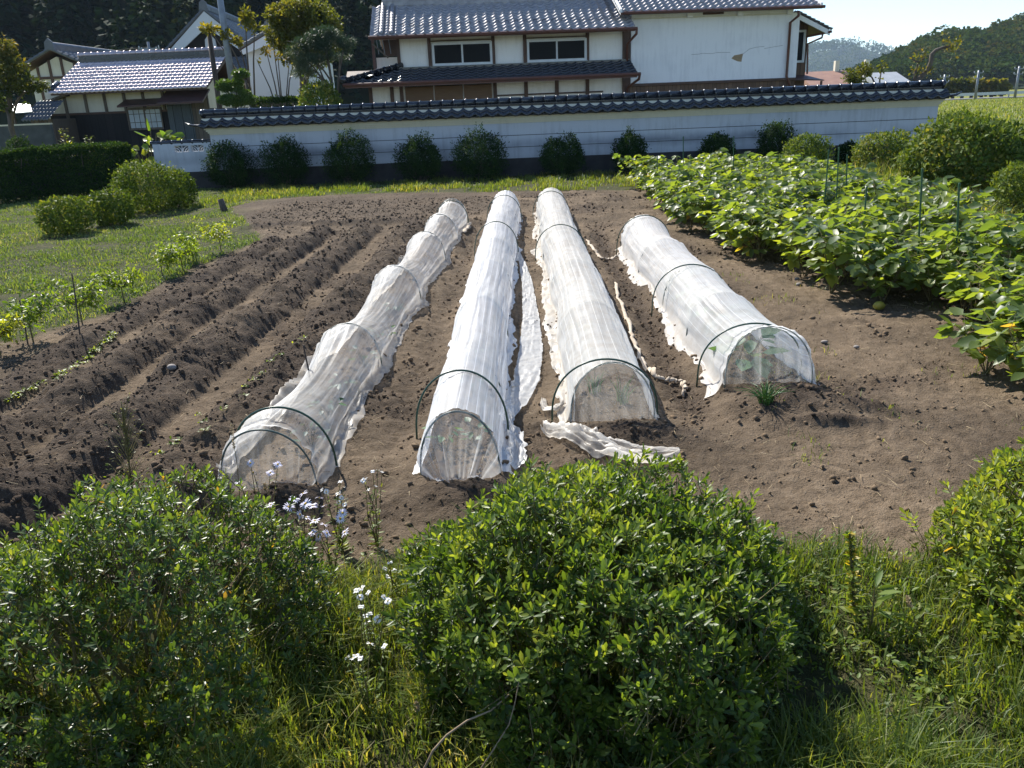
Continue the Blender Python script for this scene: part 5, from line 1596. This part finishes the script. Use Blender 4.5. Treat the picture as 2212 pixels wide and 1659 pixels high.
        c_ = (cx_[q] - F0[0] + (splay[0] * far_ if out else 0), cy_[q] - F0[1] + yo)
        pts = [(c_[0] - math.cos(a) * wq, c_[1] + tl * math.sin(a), gz[q] + math.sin(a) ** .85 * hq if 0 < a < math.pi else gz[q]) for a in np.linspace(0, math.pi, 28)]
        pts = [(pts[0][0] - .004, pts[0][1], gz[q] - .08)] + pts + [(pts[-1][0] + .004, pts[-1][1], gz[q] - .08)]
        MB().tube(pts, .0062 if out else .0055, 7).build("hoop", M_hoop if out else M_hoop2, o, True)
    return o


frac = lambda y, a, b: (y - a) / (b - a)
t1 = tunnel("leftmost row tunnel in dusty netting, scalloped between its hoops", 0, (-1.43, 3.88), (-1.30, 13.7), .50, .50, .34, .40,
            [frac(y, 3.88, 13.9) for y in (5.9, 8.0, 10.4, 12.1)], [.022, .975], NET[0], (.05, .06), .33, 901, .95, .10, splay=(.02, .02))
t2 = tunnel("second row tunnel in glossy new netting gathered to a point in front", 1, (-.43, 3.94), (-.44, 14.6), .43, .50, .355, .375,
            [frac(y, 4.02, 14.6) for y in (5.0, 6.6, 8.3, 9.6, 11.9, 13.0)], [.055, .63, .93], NET[1], (.04, .045), .09, 902, .42, .16, splay=(-.03, .08))
t3 = tunnel("third row tunnel in yellow stained netting with weeds inside", 2, (.47, 4.64), (.37, 14.6), .52, .53, .345, .38,
            [frac(y, 4.74, 14.6) for y in (6.4, 8.2, 10.0, 12.0)], [.012, .56, .955], NET[2], (.085, .04), .08, 903, 1.0, .04, .028, (-.04, .09))
t4 = tunnel("rightmost short row tunnel in pale netting with cabbages inside", 3, (1.53, 5.12), (1.49, 10.9), .58, .60, .37, .385,
            [frac(y, 5.22, 11.0) for y in (6.4, 7.6, 9.2)], [.045, .40, .955], NET[3], (.075, .03), .12, 904, 1.0, .05, .03, (-.06, .09))


def ribbon(name, label, cat, pts, widths, mat, seed, h=.02, nw=14, rag=.02, parent=None, cross=0.0, lift=None):
    """loose cloth lying along ground points, wrinkled across and ragged at its edges"""
    pts = [np.array(p[:2], float) for p in pts]
    P = np.array(pts)
    d = np.concatenate([[0], np.cumsum(np.linalg.norm(np.diff(P, axis=0), axis=1))])
    n = max(12, int(d[-1] / .012))
    u = np.linspace(0, d[-1], n)
    cx_ = np.interp(u, d, P[:, 0]); cy_ = np.interp(u, d, P[:, 1])
    for _ in range(6):
        cx_[1:-1] = (cx_[:-2] + 2 * cx_[1:-1] + cx_[2:]) / 4; cy_[1:-1] = (cy_[:-2] + 2 * cy_[1:-1] + cy_[2:]) / 4
    w = np.interp(u, d, widths)
    tx, ty = np.gradient(cx_), np.gradient(cy_)
    l = np.hypot(tx, ty); nx_, ny_ = -ty / l, tx / l
    v = np.linspace(-.5, .5, nw)
    U, Vv = np.meshgrid(u, v, indexing='ij')
    ww = w[:, None] * (1 + rag / max(widths) * 2 * fbm(u * 14, u * 0, seed, 3)[:, None] * np.sign(Vv))
    X = cx_[:, None] + nx_[:, None] * Vv * ww
    Y = cy_[:, None] + ny_[:, None] * Vv * ww
    zg = terrain(cx_, cy_)
    for _ in range(10): zg[1:-1] = (zg[:-2] + 2 * zg[1:-1] + zg[2:]) / 4
    z = np.maximum(.65 * zg[:, None] + .35 * terrain(X, Y) + .012, terrain(X, Y) + .003) + .006 + h * (1 - 2.6 * np.abs(fbm(U * 3.2 + Vv * 1.2, Vv * 5 + U * 1.2, seed + 1, 2))).clip(0, 1) * (.5 + 1.2 * np.clip(fbm(U * 3, Vv * 2, seed + 3, 2) + .3, 0, 1)) + h * .25 * fbm(U * 14, Vv * 12, seed + 5, 2) + cross * (.25 - Vv ** 2) * 4
    V = np.stack([X, Y, z], -1)
    I = np.arange(n * nw).reshape(n, nw)
    f = np.stack([I[:-1, :-1], I[:-1, 1:], I[1:, 1:], I[1:, :-1]], -1).reshape(-1, 4)
    hem = np.clip(fbm(U * 8, Vv * 8, seed + 7, 3) * 1.1 + .35, 0, 1)
    o = npmesh(name, V.reshape(-1, 3), [f], mat, parent, {'hem': hem.ravel(), 'around': (Vv * .9 + .5).ravel()}, True)
    return tag(o, label, cat) if label else o


net_w = netmat("loose white netting", .55, .97, (.84, .85, .85), (.66, .60, .52), .15, .3, .05)
net_d = netmat("soiled loose netting", .40, .92, (.76, .74, .70), (.42, .35, .27), .40, 0, .03)
cloth_m = plain("soiled twisted cloth", (.52, .45, .36), (.34, .27, .20), 14, .9, .4)
ribbon("loose_netting", "long white netting strip lying in the path between second and third tunnels", "netting", [G(*p) for p in ((1117, 548), (1128, 570), (1140, 620), (1146, 680), (1148, 760), (1138, 820), (1118, 870), (1094, 905))], (.06, .08, .12, .15, .19, .19, .15, .10), net_w, 911, .008, 20, .012)
ribbon("loose_netting", "puckered tail of netting on the soil right of the second tunnel's front", "netting", [G(*p) for p in ((1088, 898), (1103, 930), (1118, 965), (1118, 1000), (1108, 1030))], (.05, .09, .10, .10, .04), net_w, 912, .035, 14, .03)
ribbon("netting_bundle", "crumpled heap of white netting on the soil in front of the third tunnel", "netting", [G(*p) for p in ((1175, 935), (1215, 952), (1270, 975), (1320, 986), (1370, 998), (1420, 1000), (1466, 998))], (.05, .13, .17, .19, .19, .15, .07), net_d, 913, .060, 34, .03, cross=.012)
ribbon("loose_netting", "short curl of netting tied at the left foot of the third tunnel's hoop", "netting", [G(*p) for p in ((1170, 872), (1180, 890), (1200, 893), (1218, 882))], (.03, .05, .05, .02), net_d, 914, .05, 12, .03)


def tie(label, pts, r, seed):
    rg = np.random.RandomState(seed)
    q = []
    P = [GT(*p) for p in pts]
    for a, b in zip(P[:-1], P[1:]):
        for f in np.linspace(0, 1, 9)[:-1]:
            p = a.lerp(b, f)
            q.append(Vector((p.x + rg.normal() * .008, p.y + rg.normal() * .012, tz(p.x, p.y) + r * .7 + abs(rg.normal()) * .012)))
    q.append(P[-1] + Vector((0, 0, r)))
    rr = [r * (.75 + .6 * rg.rand()) for _ in q]
    rr[0] = rr[-1] = r * .4
    tag(MB().tube(q, rr, 7, True, .55).build("cloth_tie", cloth_m, None, True), label, "cloth")


tie("twisted beige cloth running along the furrow to the right tunnel's front hoop", ((1328, 615), (1345, 670), (1362, 720), (1375, 760), (1395, 800), (1418, 823), (1445, 828), (1474, 826)), .016, 921)
tie("twisted cloth across the furrow between the far ends of the right two tunnels", ((1268, 520), (1288, 548), (1300, 562), (1325, 560), (1338, 550)), .018, 922)
tie("short end of beige cloth hanging down from the right tunnel's front hoop", ((1474, 826), (1478, 845), (1478, 862)), .013, 923)
tie("pale cloth end knotted at the far right foot of the first tunnel", ((1002, 505), (1012, 494), (1016, 485)), .03, 924)


# ------------------------------------------------------------------ crops under the netting
def seedling(label, x, y, h, L, n, seed, mat, cat="seedling", shape='ovate', asp=.62, up=.55, group=None, curl=.25):
    rg = np.random.RandomState(seed)
    o = empty("seedling" if cat == "seedling" else cat.replace(' ', '_'), on(x, y), label, cat, 0, group)
    a = np.arange(n) * 2.4 + rg.uniform(0, 6)
    hh = h * rg.uniform(.45, 1, n)
    tip = np.stack([np.cos(a) * h * .45, np.sin(a) * h * .45, hh], -1) * rg.uniform(.8, 1.1, (n, 1))
    V1, F1, _ = sticks(np.tile(np.array([[0, 0, 0.]]), (n, 1)), tip, .0035, .002, 4)
    D = np.stack([np.cos(a), np.sin(a), up * rg.uniform(-.6, 1, n)], -1)
    Ls = L * rg.uniform(.7, 1.15, n)
    V, F, k = leaves(tip, D, np.array([[0, 0, 1.]]) + .3 * rg.normal(size=(n, 3)), Ls, Ls * asp, shape, curl)
    npmesh("foliage", V, F, mat, o, {'tint': np.repeat(np.clip(.3 + .4 * rg.rand(n), 0, 1), k)}, True)
    npmesh("stems", V1, F1, stem_m, o)
    return o


leaf_cb = leafmat("cabbage leaf", [(0, (.030, .075, .055)), (.5, (.06, .12, .065)), (1, (.12, .22, .05))], .5, .3, .4)
for i, (x, y, lab) in enumerate([(-.36, 4.35, "seedling with two pale leaves under the front arch of the second tunnel"), (-.52, 4.25, "low seedling left of centre inside the second tunnel's front"), (-.42, 5.2, "seedling behind the second hoop of the second tunnel"), (-.45, 6.1, "seedling glowing through the second tunnel midway"),
                                 (-1.30, 4.3, "leafy seedling inside the front arch of the first tunnel"), (-1.32, 4.75, "seedling behind the front hoops of the first tunnel"), (-1.34, 5.3, "seedling under the first sag of the first tunnel"), (-1.30, 5.9, "seedling below the second hoop of the first tunnel"), (-1.28, 6.6, "seedling in the middle of the first tunnel"), (-1.30, 7.4, "seedling farther back in the first tunnel"),
                                 (.40, 6.6, "seedling showing green through the third tunnel's near half"), (.36, 8.2, "seedling showing green through the third tunnel's far half")]):
    seedling(lab, x, y, .12 + .03 * (i % 3), .065, 9, 930 + i, leaf_cb, up=.5)
for i, (x, y, lab, h, L) in enumerate([(1.50, 5.52, "big blue green cabbage plant at the front of the right tunnel", .25, .17), (1.60, 5.80, "cabbage plant with folded dark leaf in the right tunnel", .24, .15), (1.5, 6.5, "cabbage plant behind the front two in the right tunnel", .24, .17), (1.52, 7.4, "cabbage plant dim through the right tunnel's netting", .24, .17)]):
    seedling(lab, x, y, h, L, 9, 950 + i, leaf_cb, "cabbage plant", 'ovate', .78, .8, None, .3)


def tuft(label, x, y, h, n, seed, mat, name="chive_clump", cat="chives", w=.006, spread=.6):
    rg = np.random.RandomState(seed)
    o = empty(name, on(x, y), label, cat)
    a = rg.uniform(0, 6.283, n)
    base = np.stack([np.cos(a) * rg.rand(n) * .04, np.sin(a) * rg.rand(n) * .04, np.zeros(n)], -1)
    l = rg.uniform(.1, spread, n)
    Vs, Fs = [], []
    H = h * rg.uniform(.6, 1.1, n)
    prev = base
    for j, f in enumerate((.35, .7, 1.0)):
        z = H * (f - .42 * l * f ** 3)
        q = base + np.stack([np.cos(a) * H * l * f ** 2, np.sin(a) * H * l * f ** 2, z], -1)
        V, F, _ = sticks(prev, q, w * (.5, .45, .35)[j], w * (.45, .35, .08)[j], 4)
        Vs.append((V, F)); prev = q
    V, F = merge(Vs)
    npmesh("blades", V, F, mat, o, {'tint': np.repeat(np.clip(rg.rand(n), 0, 1), 8).repeat(1).tolist() * 3})
    return o


leaf_ch = leafmat("chive blade", [(0, (.04, .10, .03)), (.6, (.08, .17, .05)), (1, (.14, .24, .06))], .4, .3, .5)
pc = GT(1655, 872)
tuft("fresh green chive clump on the dark mound before the right tunnel", pc.x, pc.y, .16, 60, 961, leaf_ch, spread=1.15)
tuft("fine leek tuft seen inside the front of the third tunnel", .56, 5.0, .20, 26, 962, leaf_ch, "leek_tuft", "leeks")
tuft("grassy tuft inside the third tunnel near its left edge", .40, 5.2, .17, 26, 963, leaf_ch, "leek_tuft", "leeks")

# squash lying by the beans
p = GT(1898, 670)
o = empty("squash", p, "small yellow green squash on the soil at the edge of the beans", "squash")
sq = []
for i in range(9):
    f = i / 8
    sq.append(((f - .5) * .11, 0, .035))
MB().tube(sq, [.008, .026, .036, .041, .042, .040, .034, .024, .006], 12).build("fruit", plain("squash skin", (.42, .33, .04), (.16, .17, .03), 12, .5, .1), o, True)
MB().tube([(.055, 0, .035), (.075, .005, .05)], [.006, .004], 6).build("stalk", stem_m, o)


# ------------------------------------------------------------------ wild flowers and weeds
petal_m = leafmat("pale lilac petal", [(0, (.62, .58, .72)), (1, (.82, .80, .88))], .6, .0, .2)
petal_w = leafmat("white petal", [(0, (.78, .78, .76)), (1, (.88, .88, .86))], .6, .0, .2)
disc_m = plain("yellow flower disc", (.55, .36, .03), (.42, .26, .02), 40, .8, .2)
leaf_wd = leafmat("weed leaf", [(0, (.06, .11, .018)), (.5, (.115, .17, .026)), (1, (.22, .24, .04))], .5, .42, .35)


def flower_mesh(npet, r, asp, mat):
    a = np.arange(npet) * 2 * math.pi / npet
    D = np.stack([np.cos(a), np.sin(a), .12 + .2 * np.sin(a * 3)], -1)
    V, F, k = leaves(D * r * .22, D, np.tile(np.array([[0, 0, 1.]]), (npet, 1)), np.full(npet, r * .85), np.full(npet, r * asp), 'lance', .25)
    o = npmesh("petals", V, F, mat, None, {'tint': np.repeat(np.random.RandomState(3).rand(npet), k)})
    d = MB().tube([(0, 0, -r * .12), (0, 0, r * .05), (0, 0, r * .16)], [r * .14, r * .22, r * .12], 8).build("disc", disc_m, None, True)
    return o.data, d.data, (o, d)


fl_a = flower_mesh(15, .022, .26, petal_m)
fl_w = flower_mesh(18, .0125, .30, petal_w)
for f_ in (fl_a, fl_w):
    for q in f_[2]: bpy.data.objects.remove(q)


def flower_plant(name, label, cat, base, heads, fm, seed, group=None):
    """heads: world points of the flower heads; stems branch up to them from one foot"""
    rg = np.random.RandomState(seed)
    o = empty(name, base, label, cat, 0, group)
    b = np.array(base)
    H = np.array([np.array(h) - b for h in heads])
    n = len(H)
    fork = H * np.array([[.35, .35, .5]]) + rg.normal(0, .012, (n, 3))
    V, F = merge([sticks(np.zeros((n, 3)), fork, .0028, .002, 4)[:2], sticks(fork, H, .002, .0014, 4)[:2]])
    npmesh("stems", V, F, stem_m, o)
    m = 16 * n
    s = rg.randint(0, n, m); f = rg.rand(m)
    P = np.where(f[:, None] < .5, fork[s] * (f * 2)[:, None], fork[s] + (H - fork)[s] * (f * 2 - 1)[:, None] * .9)
    D = unit(np.stack([rg.normal(size=m), rg.normal(size=m), rg.uniform(.0, .9, m)], -1))
    L = rg.uniform(.02, .05, m) * (1.2 - f * .8)
    V, F, k = leaves(P, D, np.array([[0, 0, 1.]]) + .4 * rg.normal(size=(m, 3)), L, L * .28, 'lance', .15)
    npmesh("foliage", V, F, leaf_wd, o, {'tint': np.repeat(rg.rand(m), k)})
    for h in H:
        hd = bpy.data.objects.new("flower_head", fm[0]); col.objects.link(hd); hd.parent = o
        hd.location = h
        hd.rotation_euler = (rg.normal(0, .4) + .25, rg.normal(0, .4), rg.uniform(0, 6.28))
        s_ = rg.uniform(.8, 1.2); hd.scale = (s_, s_, s_)
        ds = bpy.data.objects.new("disc", fm[1]); col.objects.link(ds); ds.parent = hd
    return o


def heads(pts, Y, jit, seed):
    rg = np.random.RandomState(seed)
    return [A(x, y, Y + rg.uniform(-jit, jit)) for x, y in pts]


for lab, bx, Y, pts, fm, nm, ct in [
    ("lilac aster plant with blooms against the first tunnel's front arch", 545, 3.22, ((541, 1000), (547, 1020), (584, 1021), (600, 1003), (515, 1042)), fl_a, "aster_plant", "asters"),
    ("thick cluster of lilac asters right of the left front bush", 660, 3.12, ((636, 1078), (655, 1066), (660, 1088), (676, 1092), (690, 1075), (700, 1092), (624, 1095), (648, 1112), (662, 1118), (598, 1105), (585, 1090)), fl_a, "aster_plant", "asters"),
    ("nodding asters lower down between the two front bushes", 690, 2.95, ((680, 1125), (700, 1133), (676, 1150), (688, 1160), (706, 1152), (740, 1108), (735, 1120), (745, 1150)), fl_a, "aster_plant", "asters"),
    ("white fleabane with a flat head left of the second tunnel", 735, 3.25, ((735, 1040), (742, 1052), (730, 1066), (738, 1075), (748, 1078), (732, 1085), (744, 1090), (695, 1058), (705, 1062)), fl_w, "fleabane_plant", "fleabane"),
    ("tall white fleabane with several flat heads on the bare path", 790, 3.3, ((805, 1018), (816, 1016), (825, 1019), (790, 1034), (784, 1038), (812, 1050), (795, 1058)), fl_w, "fleabane_plant", "fleabane"),
    ("lower white daisies in the grass just left of the middle bush", 790, 2.42, ((770, 1275), (782, 1270), (795, 1280), (778, 1290), (830, 1290), (838, 1298), (790, 1330), (800, 1325), (815, 1338), (795, 1345), (780, 1310)), fl_w, "fleabane_plant", "fleabane"),
    ("small white daisies deep in the shaded grass between the front bushes", 760, 2.2, ((750, 1420), (762, 1422), (770, 1416), (778, 1422), (830, 1395), (800, 1390)), fl_w, "fleabane_plant", "fleabane"),
    ("single white daisies at the upper edge of the grass by the path", 845, 2.8, ((830, 1188), (842, 1215), (832, 1228), (852, 1232), (870, 1180), (840, 1245)), fl_w, "fleabane_plant", "fleabane")]:
    hs = heads(pts, Y, .08, int(bx))
    base = on(sum(h.x for h in hs) / len(hs), Y - .02)
    flower_plant(nm, lab, ct, base, hs, fm, int(bx * 3))


def weed(name, label, cat, base, tip, n, L, asp, mat, seed, taper=True, branch=.0, r=.004):
    rg = np.random.RandomState(seed)
    base, tip = np.array(base), np.array(tip)
    o = empty(name, base, label, cat)
    ax = tip - base
    f = rg.uniform(.15, 1, n)
    a = rg.uniform(0, 6.28, n)
    rad = branch * (1 - f * .7) * rg.rand(n)
    P = ax * f[:, None] + np.stack([np.cos(a) * rad, np.sin(a) * rad, rad * .6], -1)
    D = np.stack([np.cos(a), np.sin(a), rg.uniform(0, 1.0, n)], -1)
    Ls = L * rg.uniform(.6, 1.2, n) * (1.25 - f * (.8 if taper else .1))
    V, F, k = leaves(P, D, np.array([[0, 0, 1.]]) + .4 * rg.normal(size=(n, 3)), Ls, Ls * asp, 'lance', .2)
    npmesh("foliage", V, F, mat, o, {'tint': np.repeat(rg.rand(n), k)})
    parts = [sticks(np.zeros((1, 3)), ax[None], r, r * .4, 6)[:2]]
    if branch: parts.append(sticks(ax * (f * .85)[:, None], P, .0015, .0008, 3)[:2])
    V, F = merge(parts)
    npmesh("stems", V, F, stem_m, o)
    return o


b_ = on(A(275, 1045, 3.25).x, 3.25)
weed("tall_weed", "thin tall weed with feathery seed branches against the left furrows", "weed", b_, A(262, 868, 3.25), 190, .020, .3, leaf_yl, 971, True, .16, .005)
b_ = GT(1848, 1352)
weed("dock_plant", "dock plant with a tall green seed spike right of the middle bush", "weed", b_, A(1835, 1150, b_.y), 260, .018, .7, leaf_yl, 972, False, .02, .005)
weed("dock_plant", "broad leaved dock at the foot of the green seed spike", "weed", GT(1880, 1370), A(1890, 1270, GT(1880, 1370).y), 22, .085, .24, leaf_wd, 973, False, .05, .005)
for i, (bx, by, tx, ty, lab) in enumerate([(505, 1010, 500, 915, "foxtail grass head left of the first tunnel's front hoop"), (578, 1085, 572, 1045, "foxtail head in front of the first tunnel among asters"), (905, 1560, 900, 1520, "foxtail in the dark grass by the middle bush"), (1985, 1350, 1960, 1290, "drooping foxtail by the right front bush")]):
    g_ = GT(bx, by + 20)
    Y = min(g_.y, 3.6)
    b_ = on(A(bx, by, Y).x, Y)
    tp = A(tx, ty, Y)
    o = empty("foxtail", b_, lab, "foxtail grass")
    e = tp - b_
    MB().tube([(0, 0, 0), e * .55 + Vector((.006, 0, 0)), e * .8], .0016, 5).build("stem", stem_m, o)
    rg = np.random.RandomState(980 + i)
    n = 160
    f = rg.rand(n)
    ev = np.array(e)
    P = ev * (.72 + .28 * f)[:, None]
    D = unit(np.stack([rg.normal(size=n), rg.normal(size=n), rg.uniform(.2, 1, n)], -1))
    V, F, k = diamonds(P, D, rdir(rg, n), np.full(n, .012), np.full(n, .003))
    npmesh("seed_head", V, F, straw_mat, o, {'tint': np.repeat(rg.rand(n) * .5, k)})

# broad leaved weeds mixed in the front grass
rg = np.random.RandomState(1201)
wx, wy = rg.uniform(-1.9, 2.3, 5200), np.exp(rg.uniform(math.log(1.7), math.log(3.9), 5200))
wh, ws, _, _ = terrain(wx, wy, True)
k = (ws < .6) & (fbm(wx * 2.5, wy * 2.5, 1203, 3) > -.05)
wx, wy, wh = wx[k], wy[k], wh[k]
n = len(wx)
j = 4
P = np.repeat(np.stack([wx, wy, wh + rg.uniform(.01, .08, n)], -1), j, 0) + rg.normal(0, .012, (n * j, 3))
D = np.stack([rg.normal(size=n * j), rg.normal(size=n * j), rg.uniform(-.2, .9, n * j)], -1)
L = rg.uniform(.012, .036, n * j)
V, F, k = leaves(P, D, np.array([[0, 0, 1.]]) + .4 * rg.normal(size=(n * j, 3)), L, L * rg.uniform(.25, .6, n * j), 'lance', .2)
tag(npmesh("ground_weeds", V, F, leaf_wd, None, {'tint': np.repeat(rg.rand(n * j), k)}), "low broad leaved weeds through the grass between the front bushes", "weeds", kind='stuff')

# seedling rows sprouting on the ridges

for (x0, y0, x1, y1, n, sz) in [(600, 1105 * .865, 690, 862, 1, .02)]:
    pass
rg = np.random.RandomState(991)
pts = [GT(x, y) for x, y in ((383, 955), (372, 965), (345, 985), (443, 935), (440, 915), (482, 888), (528, 840), (524, 858), (548, 825), (565, 810), (590, 785), (605, 770), (430, 900), (640, 745), (655, 735))]
pts += [GT(185 + 60 * f + rg.normal() * 4, 780 - 55 * f + rg.normal() * 3) for f in rg.rand(36)] + [GT(15 + 170 * f + rg.normal() * 4, 870 - 85 * f + rg.normal() * 3) for f in rg.rand(26)]
Pn = np.concatenate([np.array(p)[None] + np.concatenate([rg.normal(0, .016, (9, 2)), np.full((9, 1), .012)], 1) for p in pts])
n = len(Pn)
L = rg.uniform(.014, .032, n)
D = np.stack([rg.normal(size=n), rg.normal(size=n), rg.uniform(.1, 1, n)], -1)
V, F, k = leaves(Pn, D, np.tile(np.array([[0, 0, 1.]]), (n, 1)), L, L * .6, 'ovate', .1)
tag(npmesh("sprouts", V, F, leaf_yl, None, {'tint': np.repeat(rg.rand(n) * .8, k)}), "rows of tiny green sprouts on the furrow ridges", "sprouts", kind='stuff')

# broad taro leaves between hedge and low wall, fern weeds over the hedge
leaf_ta = leafmat("taro leaf", [(0, (.06, .12, .02)), (.6, (.11, .19, .03)), (1, (.2, .24, .04))], .45, .4, .4)
b_ = Vector((A(312, 350, 23.0).x, 23.0, 0))
o = empty("taro_plant", b_, "broad bright green taro leaves growing between the hedge and low wall", "taro")
rg = np.random.RandomState(995)
tips = np.array([np.array(A(*c1(*q), 23.0 + (.6 if q[0] > 1300 else 0)) - b_) for q in ((1230, 1200), (1300, 1130), (1380, 1190), (1440, 1190), (1490, 1180), (1600, 1170), (1150, 1260), (1250, 1290), (1200, 1380), (1290, 1350), (1160, 1420), (1270, 1420), (1220, 1330), (1180, 1300), (1240, 1240), (1270, 1180), (1350, 1150), (1170, 1350), (1300, 1260), (1140, 1330), (1210, 1440), (1530, 1200), (1570, 1185), (1410, 1170))])
n = len(tips)
V1, F1, _ = sticks(np.zeros((n, 3)) + np.array([[.1, 0, 0]]), tips, .02, .012, 5)
L = rg.uniform(.25, .45, n)
V, F, k = leaves(tips, np.stack([rg.normal(size=n), -.4 * np.ones(n), rg.uniform(-.4, .8, n)], -1), np.array([[0, -.6, .8]]) + .3 * rg.normal(size=(n, 3)), L, L * .7, 'ovate', .2)
npmesh("foliage", V, F, leaf_ta, o, {'tint': np.repeat(rg.rand(n), k)}, True)
npmesh("stems", V1, F1, stem_m, o)
for lab, q, Y in (("ferny weed standing up from the hedge top at left", (540, 1120), 22.6), ("second leafy weed on the hedge near its right end", (770, 1190), 22.8)):
    t_ = A(*c1(*q), Y)
    weed("hedge_weed", lab, "weed", Vector((t_.x + .1, Y, .4)), t_, 150, .12, .3, leaf_yl, int(q[0]), True, .34, .01)

# creeper and thin sprigs on the white wall
leaf_cr = leafmat("creeper leaf", [(0, (.012, .026, .010)), (1, (.03, .055, .015))], .6, .2, .3)


def creeper(label, lines, seed, dens=60, size=.05):
    rg = np.random.RandomState(seed)
    o = empty("creeper", LP(*lines[0][0], WO, WR, -.01) + Vector((WO[0], WO[1], 0)), label, "creeper", WR)
    base = LP(*lines[0][0], WO, WR, -.01)
    mb = MB()
    Pn = []
    for ln in lines:
        pts = [LP(*q, WO, WR, -.012) - base for q in ln]
        mb.tube(pts, [.014] * (len(pts) - 1) + [.005], 5)
        for a, b in zip(pts[:-1], pts[1:]):
            for _ in range(max(3, int((b - a).length * dens))):
                Pn.append(np.array(a.lerp(b, rg.rand())) + rg.normal(0, .022, 3) * np.array([1, .3, 1]))
    mb.build("stems", bark, o)
    Pn = np.array(Pn); Pn[:, 1] = np.minimum(Pn[:, 1], -.004) - .01
    n = len(Pn)
    L = rg.uniform(.6, 1.3, n) * size
    V, F, k = leaves(Pn, np.stack([rg.normal(size=n), -.3 * np.ones(n), rg.normal(size=n)], -1), np.tile(np.array([[0, -1., .2]]), (n, 1)), L, L * .7)
    npmesh("foliage", V, F, leaf_cr, o, {'tint': np.repeat(rg.rand(n), k)})


creeper("dark creeper forking up the white wall at its left end", [[c2(285, 1290), c2(300, 1230), c2(318, 1180), c2(325, 1140)], [c2(305, 1205), c2(255, 1170), c2(215, 1145)], [c2(325, 1142), c2(450, 1138), c2(580, 1122)]], 1001, 70)
creeper("thin creeper sprig on the wall between second and third shrubs", [[c2(1018, 1410), c2(1008, 1330), c2(996, 1230)]], 1002, 50, .04)
creeper("three short creeper sprigs on the wall left of the fourth shrub", [[c2(1600, 1395), c2(1585, 1295)], [c2(1615, 1395), c2(1612, 1290)], [c2(1665, 1395), c2(1672, 1310), c2(1692, 1235)]], 1003, 50, .04)

# tree stump on the verge, dry twigs hanging in the middle bush
p = GT(482, 456)
o = empty("tree_stump", p, "short grey sawn stump on the grass left of the plot", "stump")
MB().tube([(0.03, 0, -.05), (.015, 0, .08), (-.02, 0, .24)], [.085, .065, .062], 10).build("trunk", bark, o, True)
for lab, pts, Y, r in (("long bare tan twig arching up from the bottom edge before the middle bush", ((912, 1670), (935, 1622), (965, 1588), (1010, 1556), (1060, 1535), (1100, 1500)), 1.86, .0042),
                       ("straight thin bare twig standing low in the middle front bush", ((1036, 1665), (1075, 1605), (1099, 1566), (1112, 1520), (1121, 1472)), 1.84, .0026)):
    q = [A(x, y, Y + .01 * i) for i, (x, y) in enumerate(pts)]
    q = [Vector((q[0].x - .02, q[0].y, 0))] + q if q[0].z > .01 else q
    tag(MB().tube(q, [r * (1 - .55 * i / len(q)) for i in range(len(q))], 6).build("dry_twig", twig_m, None, True), lab, "twig")

# ------------------------------------------------------------------ air
hz = MB().box(-2600, 2600, -2600, 2900, -8, 160).build("haze", None)
hm = NT("thin air haze")
pv = hm.n("ShaderNodeVolumePrincipled", {"Color": (.62, .80, 1.0, 1), "Density": .00015, "Anisotropy": 0.0})
hm.t.links.new(pv.outputs[0], hm.out.inputs["Volume"])
hz.data.materials.clear(); hz.data.materials.append(hm.m)
tag(hz, "thin bluish haze over the valley", "haze", kind='stuff')
